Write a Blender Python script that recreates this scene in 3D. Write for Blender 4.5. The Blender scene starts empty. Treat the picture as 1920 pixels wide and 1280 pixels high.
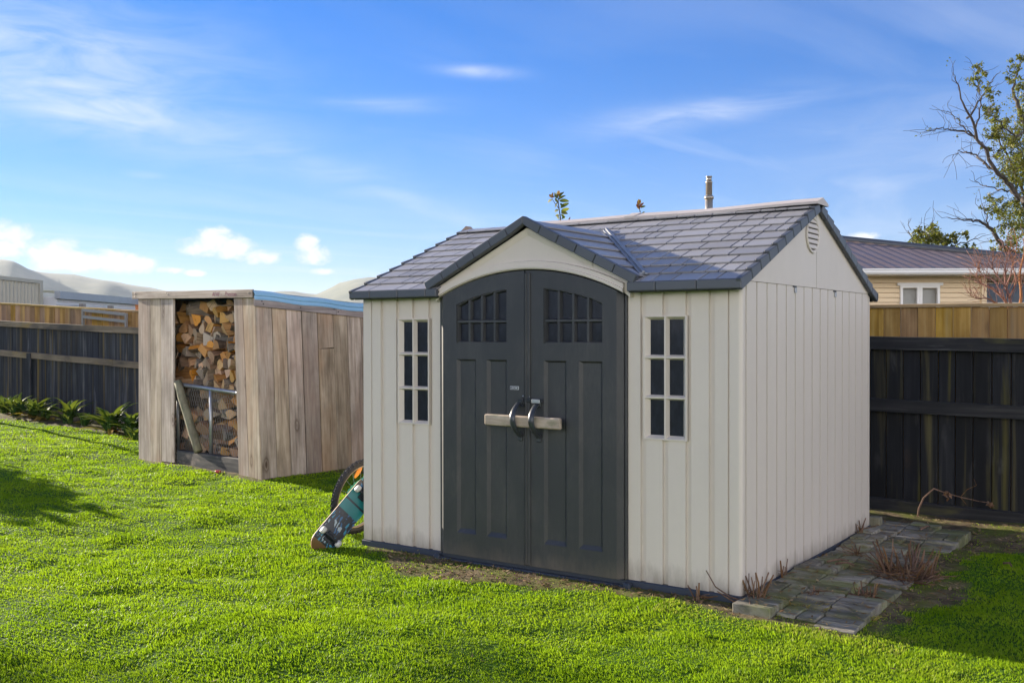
import bpy, bmesh, math, random
import numpy as np
from mathutils import Vector, Matrix, noise as mnoise

random.seed(7)
rng = np.random.default_rng(11)
SC = bpy.context.scene
COL = SC.collection
PI = math.pi

# ------------------------------------------------------------------ camera
F_PX = 1915.756
CAM = Vector((5.2881, -5.7163, 1.5503))
YAW, PIT, ROL = 0.6021, -0.0079, 0.0015
cr = Vector((math.cos(YAW), math.sin(YAW), 0))
cf = Vector((-math.sin(YAW) * math.cos(PIT), math.cos(YAW) * math.cos(PIT), math.sin(PIT)))
cu = cr.cross(cf)
fh = Vector((-math.sin(YAW), math.cos(YAW), 0))
cam_d = bpy.data.cameras.new('camera')
cam = bpy.data.objects.new('camera', cam_d)
COL.objects.link(cam)
r2 = cr * math.cos(ROL) - cu * math.sin(ROL)
u2 = cu * math.cos(ROL) + cr * math.sin(ROL)
cam.matrix_world = Matrix(((r2.x, u2.x, -cf.x, CAM.x), (r2.y, u2.y, -cf.y, CAM.y), (r2.z, u2.z, -cf.z, CAM.z), (0, 0, 0, 1)))
cam_d.sensor_width = 36.0
cam_d.lens = F_PX / 1920 * 36.0
cam_d.clip_start = 0.05
cam_d.clip_end = 30000
SC.camera = cam


def ray(u, v):
    """direction of a measured point of the survey photograph (used to measure real positions)"""
    a, b = u - 960, v - 640
    c, s = math.cos(ROL), math.sin(ROL)
    return cf + cr * ((c * a + s * b) / F_PX) - cu * ((-s * a + c * b) / F_PX)


def at_y(u, v, y):
    d = ray(u, v)
    return CAM + d * ((y - CAM.y) / d.y)


def at_z(u, v, z):
    d = ray(u, v)
    return CAM + d * ((z - CAM.z) / d.z)


def at_d(u, v, dist):
    return CAM + ray(u, v) * dist


# ------------------------------------------------------------------ terrain
def vnoise(x, y, seed=0):
    x = np.asarray(x, float); y = np.asarray(y, float)
    xi = np.floor(x).astype(np.int64); yi = np.floor(y).astype(np.int64)
    xf = x - xi; yf = y - yi

    def hsh(a, b):
        n = (a * 374761393 + b * 668265263 + seed * 974634777) & 0xFFFFFFFF
        n = ((n ^ (n >> 13)) * 1274126177) & 0xFFFFFFFF
        return ((n ^ (n >> 16)) & 0xFFFF) / 65535.0
    u = xf * xf * (3 - 2 * xf); v = yf * yf * (3 - 2 * yf)
    a = hsh(xi, yi) * (1 - u) + hsh(xi + 1, yi) * u
    b = hsh(xi, yi + 1) * (1 - u) + hsh(xi + 1, yi + 1) * u
    return a * (1 - v) + b * v


def sst(a, b, x):
    t = np.clip((x - a) / (b - a), 0, 1)
    return t * t * (3 - 2 * t)


def height(x, y):
    x = np.asarray(x, float); y = np.asarray(y, float)
    t = np.clip(-1.5 - x, 0, 14)
    h = -0.043 + 0.02 * t + 0.0003 * t * t
    h = h - 0.018 * np.clip(x - 1, 0, 5) * sst(1.5, 4, y)
    near = 1 - sst(16, 30, np.hypot(x, y))
    shed = 1 - (sst(-.9, -.1, x) * (1 - sst(3.0, 4.2, x)) * sst(-.7, -.15, y) * (1 - sst(2.8, 3.3, y)))
    n = (vnoise(x * .55 + 3, y * 1.1, 1) - .5) * .075 + (vnoise(x * 1.5, y * 2.6, 2) - .5) * .034 + (vnoise(x * 4, y * 6, 3) - .5) * .020 - .010 * sst(.72, .95, vnoise(x * 6, y * 8, 4))
    return h + n * near * shed


def hz(x, y):
    return float(height(x, y))


# ------------------------------------------------------------------ materials
class NT:
    def __init__(self, name, world=False):
        if world:
            self.t = world.node_tree
            self.m = world
        else:
            self.m = bpy.data.materials.new(name)
            self.m.use_nodes = True
            self.t = self.m.node_tree
        self.t.nodes.clear()

    def n(self, typ, props=None, **ins):
        nd = self.t.nodes.new(typ)
        for k, v in (props or {}).items():
            setattr(nd, k, v)
        for k, v in ins.items():
            key = k.replace('_', ' ')
            if key.startswith('i') and key[1:].isdigit():
                sock = nd.inputs[int(key[1:])]
            else:
                sock = nd.inputs[key]
            self.set(sock, v)
        return nd

    def set(self, sock, v):
        if hasattr(v, 'links') or isinstance(v, bpy.types.NodeSocket):
            self.t.links.new(v, sock)
        elif isinstance(v, bpy.types.Node):
            self.t.links.new(v.outputs[0], sock)
        else:
            if isinstance(v, (tuple, list)) and len(v) == 3 and sock.type == 'RGBA':
                v = (*v, 1)
            sock.default_value = v

    def math(self, op, a, b=0.0, c=0.0, clamp=False):
        nd = self.n('ShaderNodeMath', {'operation': op, 'use_clamp': clamp})
        self.set(nd.inputs[0], a); self.set(nd.inputs[1], b); self.set(nd.inputs[2], c)
        return nd.outputs[0]

    def mix(self, f, a, b, mode='MIX'):
        nd = self.n('ShaderNodeMix', {'data_type': 'RGBA', 'blend_type': mode})
        self.set(nd.inputs[0], f); self.set(nd.inputs[6], a); self.set(nd.inputs[7], b)
        return nd.outputs[2]

    def ramp(self, f, stops, interp='LINEAR'):
        nd = self.n('ShaderNodeValToRGB')
        cr_ = nd.color_ramp
        cr_.interpolation = interp
        while len(cr_.elements) < len(stops):
            cr_.elements.new(.5)
        for e, (p, c) in zip(cr_.elements, stops):
            e.position = p
            e.color = (*c, 1) if len(c) == 3 else c
        self.set(nd.inputs[0], f)
        return nd.outputs[0]

    def noise(self, vec, scale, detail=4, rough=.55, dist=0.0):
        nd = self.n('ShaderNodeTexNoise', Scale=scale, Detail=detail, Roughness=rough, Distortion=dist)
        if vec is not None:
            self.set(nd.inputs['Vector'], vec)
        return nd.outputs['Fac']

    def coords(self, kind='Object', scale=(1, 1, 1), off=None):
        tc = self.n('ShaderNodeTexCoord').outputs[kind]
        if off is not None:
            a = self.n('ShaderNodeVectorMath', {'operation': 'ADD'})
            self.set(a.inputs[0], tc); self.set(a.inputs[1], off)
            tc = a.outputs[0]
        mp = self.n('ShaderNodeMapping', Vector=tc, Scale=scale)
        return mp.outputs[0]

    def island(self):
        return self.n('ShaderNodeNewGeometry').outputs['Random Per Island']

    def objrand(self):
        return self.n('ShaderNodeObjectInfo').outputs['Random']

    def finish(self, col, rough=.6, bump=None, bstr=.3, bdist=.01, spec=.5, metal=0.0, **kw):
        b = self.n('ShaderNodeBsdfPrincipled')
        self.set(b.inputs['Base Color'], col)
        self.set(b.inputs['Roughness'], rough)
        self.set(b.inputs['Metallic'], metal)
        self.set(b.inputs['Specular IOR Level'], spec)
        if bump is not None:
            bp = self.n('ShaderNodeBump', Strength=bstr, Distance=bdist)
            self.set(bp.inputs['Height'], bump)
            self.set(b.inputs['Normal'], bp.outputs[0])
        for k, v in kw.items():
            self.set(b.inputs[k.replace('_', ' ')], v)
        o = self.n('ShaderNodeOutputMaterial')
        self.t.links.new(b.outputs[0], o.inputs[0])
        return self.m


def mat_plastic(name, col, rough=.55, grain=.0012, dirt=.12, spec=.5, vary=.0, axis='Z', low_dirt=0.0, dust=0.0):
    m = NT(name)
    sc = {'Z': (60, 60, 5), 'X': (5, 60, 60), 'N': (60, 60, 60)}[axis]
    g = m.noise(m.coords('Object', sc), 1.0, 3)
    big = m.noise(m.coords('Object', (1.6, 1.6, .7)), 1.0, 5, .6)
    c = m.mix(m.math('MULTIPLY', m.ramp(big, [(.4, (0, 0, 0)), (.75, (1, 1, 1))]), dirt), col, tuple(x * .55 for x in col))
    fine = m.noise(m.coords('Object', (14, 14, 14)), 1.0, 5, .65)
    c = m.mix(m.math('MULTIPLY', fine, .22), c, tuple(x * .7 for x in col))
    if dust:
        s1 = m.noise(m.coords('Object', (3, 3, 1.4)), 1.0, 6, .7, .8)
        s2 = m.noise(m.coords('Object', (40, 40, 7)), 1.0, 4, .7, 1.5)
        k = m.math('MULTIPLY', m.ramp(s1, [(.42, (0, 0, 0)), (.72, (1, 1, 1))]), m.ramp(s2, [(.40, (.25, .25, .25)), (.70, (1, 1, 1))]))
        c = m.mix(m.math('MULTIPLY', k, dust), c, (.17, .155, .135))
    if vary:
        hsv = m.n('ShaderNodeHueSaturation', Color=c)
        m.set(hsv.inputs['Value'], m.math('MULTIPLY_ADD', m.island(), vary, 1 - vary / 2))
        c = hsv.outputs[0]
    if low_dirt:
        z = m.n('ShaderNodeSeparateXYZ', Vector=m.n('ShaderNodeTexCoord').outputs['Object']).outputs[2]
        k = m.math('SUBTRACT', m.math('MULTIPLY', m.noise(m.coords('Object', (9, 9, 3)), 1, 5, .7), .34), z)
        k = m.math('MULTIPLY', m.math('MULTIPLY', k, 5.0, clamp=True), low_dirt)
        c = m.mix(k, c, (.16, .13, .09))
    rn = m.math('MULTIPLY_ADD', big, .25, rough - .12)
    return m.finish(c, rn, g, .35, grain, spec)


def mat_wood(name, cols, axis='Z', stretch=1.2, fine=55, rough=.85, vary=.35, hue=.03, knots=.0, streak=None, bump=.5, objvary=False):
    """weathered timber: grain along an axis, a shift of tone from board to board, knots and streaks"""
    m = NT(name)
    r = m.objrand() if objvary else m.island()
    rv = m.n('ShaderNodeCombineXYZ', X=m.math('MULTIPLY', r, 37.0), Y=m.math('MULTIPLY', r, 91.0), Z=m.math('MULTIPLY', r, 53.0)).outputs[0]

    def sc(f, l):
        return {'Z': (f, f, l), 'X': (l, f, f), 'Y': (f, l, f)}[axis]
    g1 = m.noise(m.coords('Object', sc(fine, stretch), rv), 1.0, 5, .6, .3)
    g2 = m.noise(m.coords('Object', sc(9, stretch * .6), rv), 1.0, 4, .6, 1.2)
    g = m.math('ADD', m.math('MULTIPLY', g1, .5), m.math('MULTIPLY', g2, .5))
    c = m.ramp(g, [(.3 + .4 * i / (len(cols) - 1), cc) for i, cc in enumerate(cols)])
    blot = m.noise(m.coords('Object', sc(5, 2.2), rv), 1.0, 4, .6)
    c = m.mix(m.math('MULTIPLY', m.ramp(blot, [(.42, (0, 0, 0)), (.7, (1, 1, 1))]), .5), c, tuple(x * .6 for x in cols[0]))
    if knots:
        v = m.n('ShaderNodeTexVoronoi', Scale=1.0)
        m.set(v.inputs['Vector'], m.coords('Object', sc(4.6, 1.9), rv))
        k = m.ramp(v.outputs['Distance'], [(.05, (1, 1, 1)), (.10, (.25, .25, .25)), (.13, (.75, .75, .75)), (.19, (.2, .2, .2)), (.30, (0, 0, 0))])
        pick = m.ramp(m.n('ShaderNodeSeparateColor', Color=v.outputs['Color']).outputs[0], [(.42, (0, 0, 0)), (.43, (1, 1, 1))])
        k = m.math('MULTIPLY', m.math('MULTIPLY', k, pick), knots)
        c = m.mix(k, c, (.07, .042, .025))
    if streak:
        for (scol, amt, f, l, t0) in streak:
            s = m.noise(m.coords('Object', sc(f, l), (13.1, 4.2, 7.7)), 1.0, 4, .6, .4)
            s = m.math('MULTIPLY', m.ramp(s, [(t0, (0, 0, 0)), (t0 + .16, (1, 1, 1))]), amt)
            c = m.mix(s, c, scol)
    hsv = m.n('ShaderNodeHueSaturation', Color=c)
    m.set(hsv.inputs['Value'], m.math('MULTIPLY_ADD', r, vary, 1 - vary / 2))
    r2_ = m.math('FRACT', m.math('MULTIPLY', r, 7.31))
    m.set(hsv.inputs['Hue'], m.math('MULTIPLY_ADD', r2_, hue, .5 - hue / 2))
    m.set(hsv.inputs['Saturation'], m.math('MULTIPLY_ADD', r2_, .5, .75))
    return m.finish(hsv.outputs[0], rough, g, bump, .004, .3)


def mat_plain(name, col, rough=.5, metal=0.0, spec=.5, nscale=20, namt=.3, bump=.2):
    m = NT(name)
    n = m.noise(m.coords('Object', (1, 1, 1)), nscale, 5, .6)
    c = m.mix(m.math('MULTIPLY', n, namt), col, tuple(x * .4 for x in col))
    return m.finish(c, m.math('MULTIPLY_ADD', n, .2, rough - .1), n, bump, .002, spec, metal)


def mat_leaf(name, c1, c2, c3, trans=.45, rough=.45, objvary=False):
    m = NT(name)
    r = m.island()
    c = m.ramp(r, [(.0, c1), (.5, c2), (1, c3)])
    b = m.n('ShaderNodeBsdfPrincipled', Roughness=rough)
    m.set(b.inputs['Base Color'], c)
    b.inputs['Specular IOR Level'].default_value = .2
    t = m.n('ShaderNodeBsdfTranslucent')
    m.set(t.inputs[0], m.mix(.6, c, (.30, .36, .03), 'MIX'))
    x = m.n('ShaderNodeMixShader', i0=trans)
    m.t.links.new(b.outputs[0], x.inputs[1]); m.t.links.new(t.outputs[0], x.inputs[2])
    o = m.n('ShaderNodeOutputMaterial')
    m.t.links.new(x.outputs[0], o.inputs[0])
    return m.m


def mat_glass(name, tint=(.10, .12, .15), clear=.45):
    m = NT(name)
    g = m.n('ShaderNodeBsdfGlossy', Roughness=.04)
    g.inputs[0].default_value = (.9, .9, .9, 1)
    n = m.noise(m.coords('Object', (30, 30, 12)), 1.0, 6, .7)
    d = m.n('ShaderNodeBsdfPrincipled', Roughness=.35)
    m.set(d.inputs['Base Color'], m.mix(m.ramp(n, [(.45, (0, 0, 0)), (.8, (1, 1, 1))]), (.007, .010, .024), (.032, .042, .070)))  # blue put into the base colour to suggest sky reflected in the panes
    t = m.n('ShaderNodeBsdfTransparent'); t.inputs[0].default_value = (*tint, 1)
    x0 = m.n('ShaderNodeMixShader', i0=clear)
    m.t.links.new(d.outputs[0], x0.inputs[1]); m.t.links.new(t.outputs[0], x0.inputs[2])
    fr = m.n('ShaderNodeFresnel', IOR=1.5)
    bp = m.n('ShaderNodeBump', Strength=.12, Distance=.01)
    m.set(bp.inputs['Height'], m.noise(m.coords('Object', (5, 5, 5)), 1.0, 2))
    m.set(g.inputs['Normal'], bp.outputs[0])
    x = m.n('ShaderNodeMixShader')
    m.t.links.new(m.math('MULTIPLY', fr.outputs[0], .16), x.inputs[0])
    m.t.links.new(x0.outputs[0], x.inputs[1]); m.t.links.new(g.outputs[0], x.inputs[2])
    o = m.n('ShaderNodeOutputMaterial')
    m.t.links.new(x.outputs[0], o.inputs[0])
    return m.m


M = {}
M['beige'] = mat_plastic('beige_plastic', (.625, .56, .48), .5, dirt=.16, low_dirt=.85)
M['dark'] = mat_plastic('charcoal_plastic', (.032, .0335, .036), .45, .0030, .35, low_dirt=.5, dust=.30)
M['rim'] = mat_plastic('blue_grey_plastic', (.032, .042, .062), .5, dirt=.4)
M['tile'] = mat_plastic('grey_roof_tile', (.285, .280, .280), .38, .003, .35, spec=.75, vary=.36, axis='X', dust=.35)
M['trim'] = mat_plastic('roof_edge_plastic', (.075, .082, .095), .45, .001, .3, vary=.1)
M['ridge'] = mat_plastic('faded_ridge_plastic', (.52, .46, .41), .5, dirt=.2, axis='X')
M['valley'] = mat_plastic('valley_plastic', (.20, .22, .25), .45, dirt=.3)
M['handle'] = mat_plain('handle_plastic', (.035, .04, .048), .32)
M['zinc'] = mat_plain('galvanised_steel', (.42, .44, .46), .42, .7, namt=.5)
M['darksteel'] = mat_plain('dark_steel', (.03, .034, .04), .45, .5)
M['glass'] = mat_glass('window_glass')
M['white'] = mat_plain('white_print', (.75, .77, .8), .5, namt=.1)
M['black'] = mat_plain('black_print', (.01, .01, .012), .5)
M['barwood'] = mat_wood('bleached_timber', [(.20, .15, .10), (.42, .34, .24), (.55, .47, .36)], 'X', 3, 40, vary=.1, streak=[((.12, .15, .06), .5, 14, 9, .52)])
GREY3 = [(.12, .092, .068), (.355, .295, .230), (.54, .47, .39)]
M['plank'] = mat_wood('grey_plank', GREY3, 'Z', 1.0, 34, vary=.5, hue=.016, knots=.95, streak=[((.36, .23, .15), .45, 2.2, .6, .5), ((.15, .12, .10), .6, 26, .8, .60)], bump=.8)
M['plankx'] = mat_wood('grey_plank_across', GREY3, 'X', 1.1, 60, vary=.2, knots=.7)
M['planky'] = mat_wood('grey_plank_along', [(.14, .12, .115), (.25, .22, .215), (.34, .31, .30)], 'Y', 1.1, 60, vary=.2, knots=.4)
M['ink'] = mat_plain('faded_red_paint', (.24, .03, .08), .7, namt=.9, nscale=60)
M['sleeper'] = mat_wood('old_sleeper', [(.02, .02, .022), (.06, .06, .062), (.17, .15, .13)], 'X', 1.5, 30, vary=.1, streak=[((.36, .28, .21), .85, 5, 1.8, .56)])
M['blueroof'] = mat_plain('blue_roof_sheet', (.16, .36, .56), .35, namt=.25, nscale=3)
M['post'] = mat_wood('green_grey_pole', [(.10, .095, .055), (.22, .205, .125), (.31, .29, .19)], 'Z', 1.2, 30, vary=.1, streak=[((.12, .15, .07), .5, 9, 2, .5)])
M['blackfence'] = mat_wood('black_stained_paling', [(.005, .0055, .007), (.010, .011, .013), (.026, .027, .029)], 'Z', .8, 45, vary=.45, hue=.02, knots=.2,
                           streak=[((.095, .095, .09), .45, 7, 1.3, .60), ((.085, .075, .02), .85, 10, .45, .54)])
M['bluefence'] = mat_wood('weathered_stained_paling', [(.013, .015, .020), (.027, .030, .038), (.080, .085, .095)], 'Z', .7, 30, vary=.6, hue=.02, knots=.1,
                          streak=[((.17, .17, .17), .55, 9, .8, .57), ((.16, .11, .02), .85, 11, .28, .56)])
M['blackrail'] = mat_wood('black_rail', [(.010, .011, .012), (.024, .024, .025), (.070, .067, .060)], 'X', .8, 45, vary=.1, streak=[((.15, .15, .14), .6, 30, 2.2, .62), ((.09, .085, .02), .75, 5, 1.2, .58)])
M['oldrail'] = mat_wood('lichen_rail', [(.09, .075, .055), (.20, .16, .10), (.30, .25, .17)], 'X', .8, 40, vary=.2, knots=.4, streak=[((.27, .19, .02), .8, 3, 1.5, .58), ((.04, .04, .045), .8, 2, .8, .52)])
M['brownfence'] = mat_wood('brown_paling', [(.17, .095, .035), (.33, .195, .075), (.44, .29, .13)], 'Z', .9, 40, vary=.45, hue=.03, knots=.6, streak=[((.19, .16, .11), .6, 6, .5, .55), ((.10, .07, .04), .6, 5, 1.0, .62)])
M['caprail'] = mat_wood('cap_rail', [(.20, .13, .06), (.36, .25, .13), (.45, .34, .2)], 'X', .9, 40, vary=.1, streak=[((.20, .17, .03), .6, 6, 3, .6)])
M['soil'] = mat_plain('soil', (.05, .036, .024), .95, nscale=30, namt=.6)
M['stick'] = mat_wood('dead_stick', [(.055, .030, .018), (.15, .085, .05), (.28, .18, .11)], 'Z', 2, 60, vary=.6, hue=.02)
M['bark'] = mat_wood('tree_bark', [(.030, .024, .020), (.075, .062, .052), (.17, .145, .125)], 'Z', 2, 12, vary=.1)
M['redtwig'] = mat_wood('red_twig', [(.12, .05, .035), (.26, .12, .08), (.34, .19, .13)], 'Z', 2, 30, vary=.4)
M['leaf'] = mat_leaf('tree_leaf', (.034, .042, .010), (.090, .092, .020), (.19, .150, .030), .38)
M['leafdark'] = mat_leaf('strap_leaf', (.018, .052, .014), (.040, .100, .020), (.085, .15, .030), .25, .55)
M['leafyellow'] = mat_leaf('dying_leaf', (.30, .12, .02), (.36, .22, .04), (.22, .14, .05), .35)
M['leafshrub'] = mat_leaf('glossy_shrub_leaf', (.05, .075, .022), (.095, .12, .028), (.15, .14, .03), .4, .6)
M['leafred'] = mat_leaf('new_red_leaf', (.20, .035, .03), (.30, .06, .04), (.26, .09, .05), .5, .35)
M['litter'] = mat_leaf('dead_leaf', (.09, .05, .025), (.20, .12, .06), (.33, .24, .14), .2, .8)
M['drygrass'] = mat_leaf('dry_grass', (.32, .22, .07), (.42, .31, .10), (.25, .24, .05), .4, .6)
M['rubber'] = mat_plain('tyre_rubber', (.022, .022, .024), .75, nscale=60)
M['rimalloy'] = mat_plain('rim_tan', (.32, .25, .17), .4, .3)
M['orange'] = mat_plain('orange_reflector', (.85, .30, .02), .25, namt=.1)
M['green'] = mat_plain('green_plastic', (.02, .30, .17), .35, namt=.2)
M['tan'] = mat_plain('tan_weatherboard', (.80, .63, .41), .6, nscale=3, namt=.12)
M['houseroof'] = mat_plain('brown_roof_iron', (.16, .115, .092), .4, nscale=2, namt=.25)
M['gutter'] = mat_plain('white_gutter', (.80, .79, .77), .4, namt=.08)
M['blind'] = mat_plain('white_blind', (.62, .62, .60), .7, namt=.1)
M['brick'] = mat_plain('orange_brick', (.34, .13, .05), .8)
M['flue'] = mat_plain('flue_steel', (.42, .38, .32), .35, .6, nscale=5, namt=.5)
M['cream'] = mat_plain('cream_steel', (.42, .41, .34), .5, nscale=2, namt=.3)
M['greyiron'] = mat_plain('grey_roof_iron', (.34, .38, .43), .45, .2, nscale=2, namt=.2)
M['steelpaint'] = mat_plain('grey_painted_steel', (.25, .24, .23), .5, .2, namt=.3)
M['offwhite'] = mat_plain('skate_wheel', (.60, .58, .52), .5, namt=.4)
M['ply'] = mat_plain('plywood_edge', (.30, .16, .06), .6)


def mat_paver():
    m = NT('mossy_paver')
    n = m.noise(m.coords('Object', (6, 18, 12)), 1.0, 6, .65, .5)
    c = m.ramp(n, [(.3, (.075, .070, .056)), (.5, (.20, .185, .15)), (.72, (.34, .315, .265))])
    moss = m.noise(m.coords('Object', (2.6, 2.6, 2.6)), 1.0, 5, .65)
    c = m.mix(m.math('MULTIPLY', m.ramp(moss, [(.44, (0, 0, 0)), (.62, (1, 1, 1))]), .75), c, (.125, .14, .035))
    hsv = m.n('ShaderNodeHueSaturation', Color=c)
    m.set(hsv.inputs['Value'], m.math('MULTIPLY_ADD', m.island(), .6, .7))
    return m.finish(hsv.outputs[0], .9, n, .7, .008, .2)


M['paver'] = mat_paver()


def mat_ground():
    m = NT('lawn_ground')
    n = m.noise(m.coords('Object', (9, 9, 9)), 1.0, 7, .7)
    c = m.ramp(n, [(.3, (.030, .022, .013)), (.48, (.095, .070, .042)), (.62, (.19, .145, .085)), (.75, (.30, .24, .15))])
    g = m.noise(m.coords('Object', (3, 3, 3)), 1.0, 6, .7)
    moss = m.ramp(g, [(.44, (0, 0, 0)), (.60, (1, 1, 1))])
    c = m.mix(m.math('MULTIPLY', moss, .8), c, (.105, .13, .016))
    # turf under the blades, away from bare soil
    a = m.n('ShaderNodeAttribute', {'attribute_name': 'turf'}).outputs['Fac']
    t = m.ramp(m.noise(m.coords('Object', (22, 22, 22)), 1.0, 5, .7), [(.3, (.016, .045, .003)), (.55, (.045, .11, .005)), (.75, (.10, .18, .01))])
    c = m.mix(a, c, t)
    return m.finish(c, .95, n, .8, .02, .15)


M['ground'] = mat_ground()


def mat_grass():
    m = NT('grass_blade')
    a = m.n('ShaderNodeAttribute', {'attribute_name': 'tint'}).outputs['Fac']
    c = m.ramp(a, [(.0, (.054, .140, .006)), (.35, (.132, .250, .009)), (.70, (.235, .350, .014)), (.94, (.30, .37, .03)), (1, (.36, .30, .10))])
    d = m.n('ShaderNodeBsdfPrincipled', Roughness=.45)
    m.set(d.inputs['Base Color'], c)
    d.inputs['Specular IOR Level'].default_value = .1
    t = m.n('ShaderNodeBsdfTranslucent')
    m.set(t.inputs[0], m.mix(.5, c, (.36, .54, .010)))
    x = m.n('ShaderNodeMixShader', i0=.5)
    m.t.links.new(d.outputs[0], x.inputs[1]); m.t.links.new(t.outputs[0], x.inputs[2])
    o = m.n('ShaderNodeOutputMaterial')
    m.t.links.new(x.outputs[0], o.inputs[0])
    return m.m


M['grass'] = mat_grass()


def mat_log(name, end, side, bark):
    """three materials of one sort of firewood: sawn end grain, split face, bark"""
    out = []
    for nm, col in (('end', end), ('face', side), ('bark', bark)):
        m = NT(name + '_' + nm)
        r = m.objrand()
        rv = m.n('ShaderNodeCombineXYZ', X=m.math('MULTIPLY', r, 37.0), Y=m.math('MULTIPLY', r, 91.0), Z=m.math('MULTIPLY', r, 53.0)).outputs[0]
        if nm == 'end':
            wv_ = m.n('ShaderNodeTexWave', {'wave_type': 'RINGS', 'rings_direction': 'Y'}, Scale=26.0, Distortion=2.5, Detail=2.0)
            m.set(wv_.inputs['Vector'], m.coords('Object', (1, .1, 1)))
            crack = m.ramp(m.noise(m.coords('Object', (40, 3, 9), rv), 1.0, 4, .6, 1.0), [(.30, (0, 0, 0)), (.42, (1, 1, 1))])
            g = m.math('MULTIPLY', m.math('MULTIPLY_ADD', wv_.outputs[1], .35, .65), m.math('MULTIPLY_ADD', crack, .6, .4))
        elif nm == 'face':
            g = m.ramp(m.noise(m.coords('Object', (60, 5, 60), rv), 1.0, 5, .65, .4), [(.28, (.25, .25, .25)), (.5, (.8, .8, .8)), (.7, (1, 1, 1))])
        else:
            g = m.ramp(m.noise(m.coords('Object', (30, 12, 30), rv), 1.0, 6, .7, .6), [(.34, (.12, .12, .12)), (.5, (.7, .7, .7)), (.68, (1.0, 1.0, 1.0))])
        c = m.mix(1.0, col, g, 'MULTIPLY')
        hsv = m.n('ShaderNodeHueSaturation', Color=c)
        m.set(hsv.inputs['Value'], m.math('MULTIPLY_ADD', r, .6, .75))
        m.set(hsv.inputs['Saturation'], m.math('MULTIPLY_ADD', m.math('FRACT', m.math('MULTIPLY', r, 5.7)), .5, .7))
        out.append(m.finish(hsv.outputs[0], .85, g, .7, .006, .2))
    return out


LOGM = {'orange': mat_log('orange_split_wood', (.66, .33, .12), (.58, .27, .09), (.20, .14, .10)),
        'tan': mat_log('tan_split_wood', (.60, .38, .18), (.52, .29, .12), (.27, .22, .17)),
        'brown': mat_log('brown_split_wood', (.42, .24, .12), (.33, .18, .09), (.15, .11, .08)),
        'grey': mat_log('grey_bark_wood', (.42, .32, .22), (.34, .26, .19), (.30, .27, .24)),
        'pale': mat_log('pale_split_wood', (.60, .46, .31), (.56, .42, .28), (.36, .31, .26))}


def mat_deck():
    """worn teal and blue skateboard graphic (plain abstract panels)"""
    m = NT('skateboard_graphic')
    tc = m.n('ShaderNodeTexCoord').outputs['Object']
    s = m.n('ShaderNodeSeparateXYZ', Vector=tc)
    v = m.n('ShaderNodeTexVoronoi', {'feature': 'F1', 'distance': 'CHEBYCHEV'}, Scale=22.0, Vector=tc)
    vc = m.n('ShaderNodeSeparateColor', Color=v.outputs['Color']).outputs[0]
    doodle = m.ramp(vc, [(0, (.01, .012, .015)), (.3, (.02, .10, .22)), (.5, (.30, .36, .38)), (.62, (.02, .025, .03)), (.8, (.03, .20, .30)), (1, (.30, .24, .10))], 'CONSTANT')
    w = m.n('ShaderNodeTexWave', Scale=9.0, Distortion=14.0, Detail=3.0, Vector=tc).outputs[1]
    doodle = m.mix(m.ramp(w, [(.42, (0, 0, 0)), (.5, (1, 1, 1))]), doodle, (.012, .014, .02))
    teal = m.mix(m.noise(tc, 9, 4), (.004, .10, .105), (.010, .20, .19))
    c = m.mix(m.ramp(s.outputs[1], [(.0, (0, 0, 0)), (.5, (0, 0, 0)), (.501, (1, 1, 1))], 'CONSTANT'), doodle, teal)
    # bars of the teal panel
    y = s.outputs[1]
    inside = m.math('MULTIPLY', m.math('GREATER_THAN', y, .02), m.math('LESS_THAN', y, .22))
    c = m.mix(inside, doodle, teal)
    edge = m.math('MULTIPLY', inside, m.math('LESS_THAN', m.math('ABSOLUTE', m.math('SUBTRACT', m.math('PINGPONG', m.math('ADD', y, .0), .055), .004)), .004))
    c = m.mix(edge, c, (.01, .02, .025))
    tip = m.math('LESS_THAN', y, -.27)
    c = m.mix(tip, c, (.13, .070, .026))
    return m.finish(c, .32, None)


M['deck'] = mat_deck()


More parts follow.
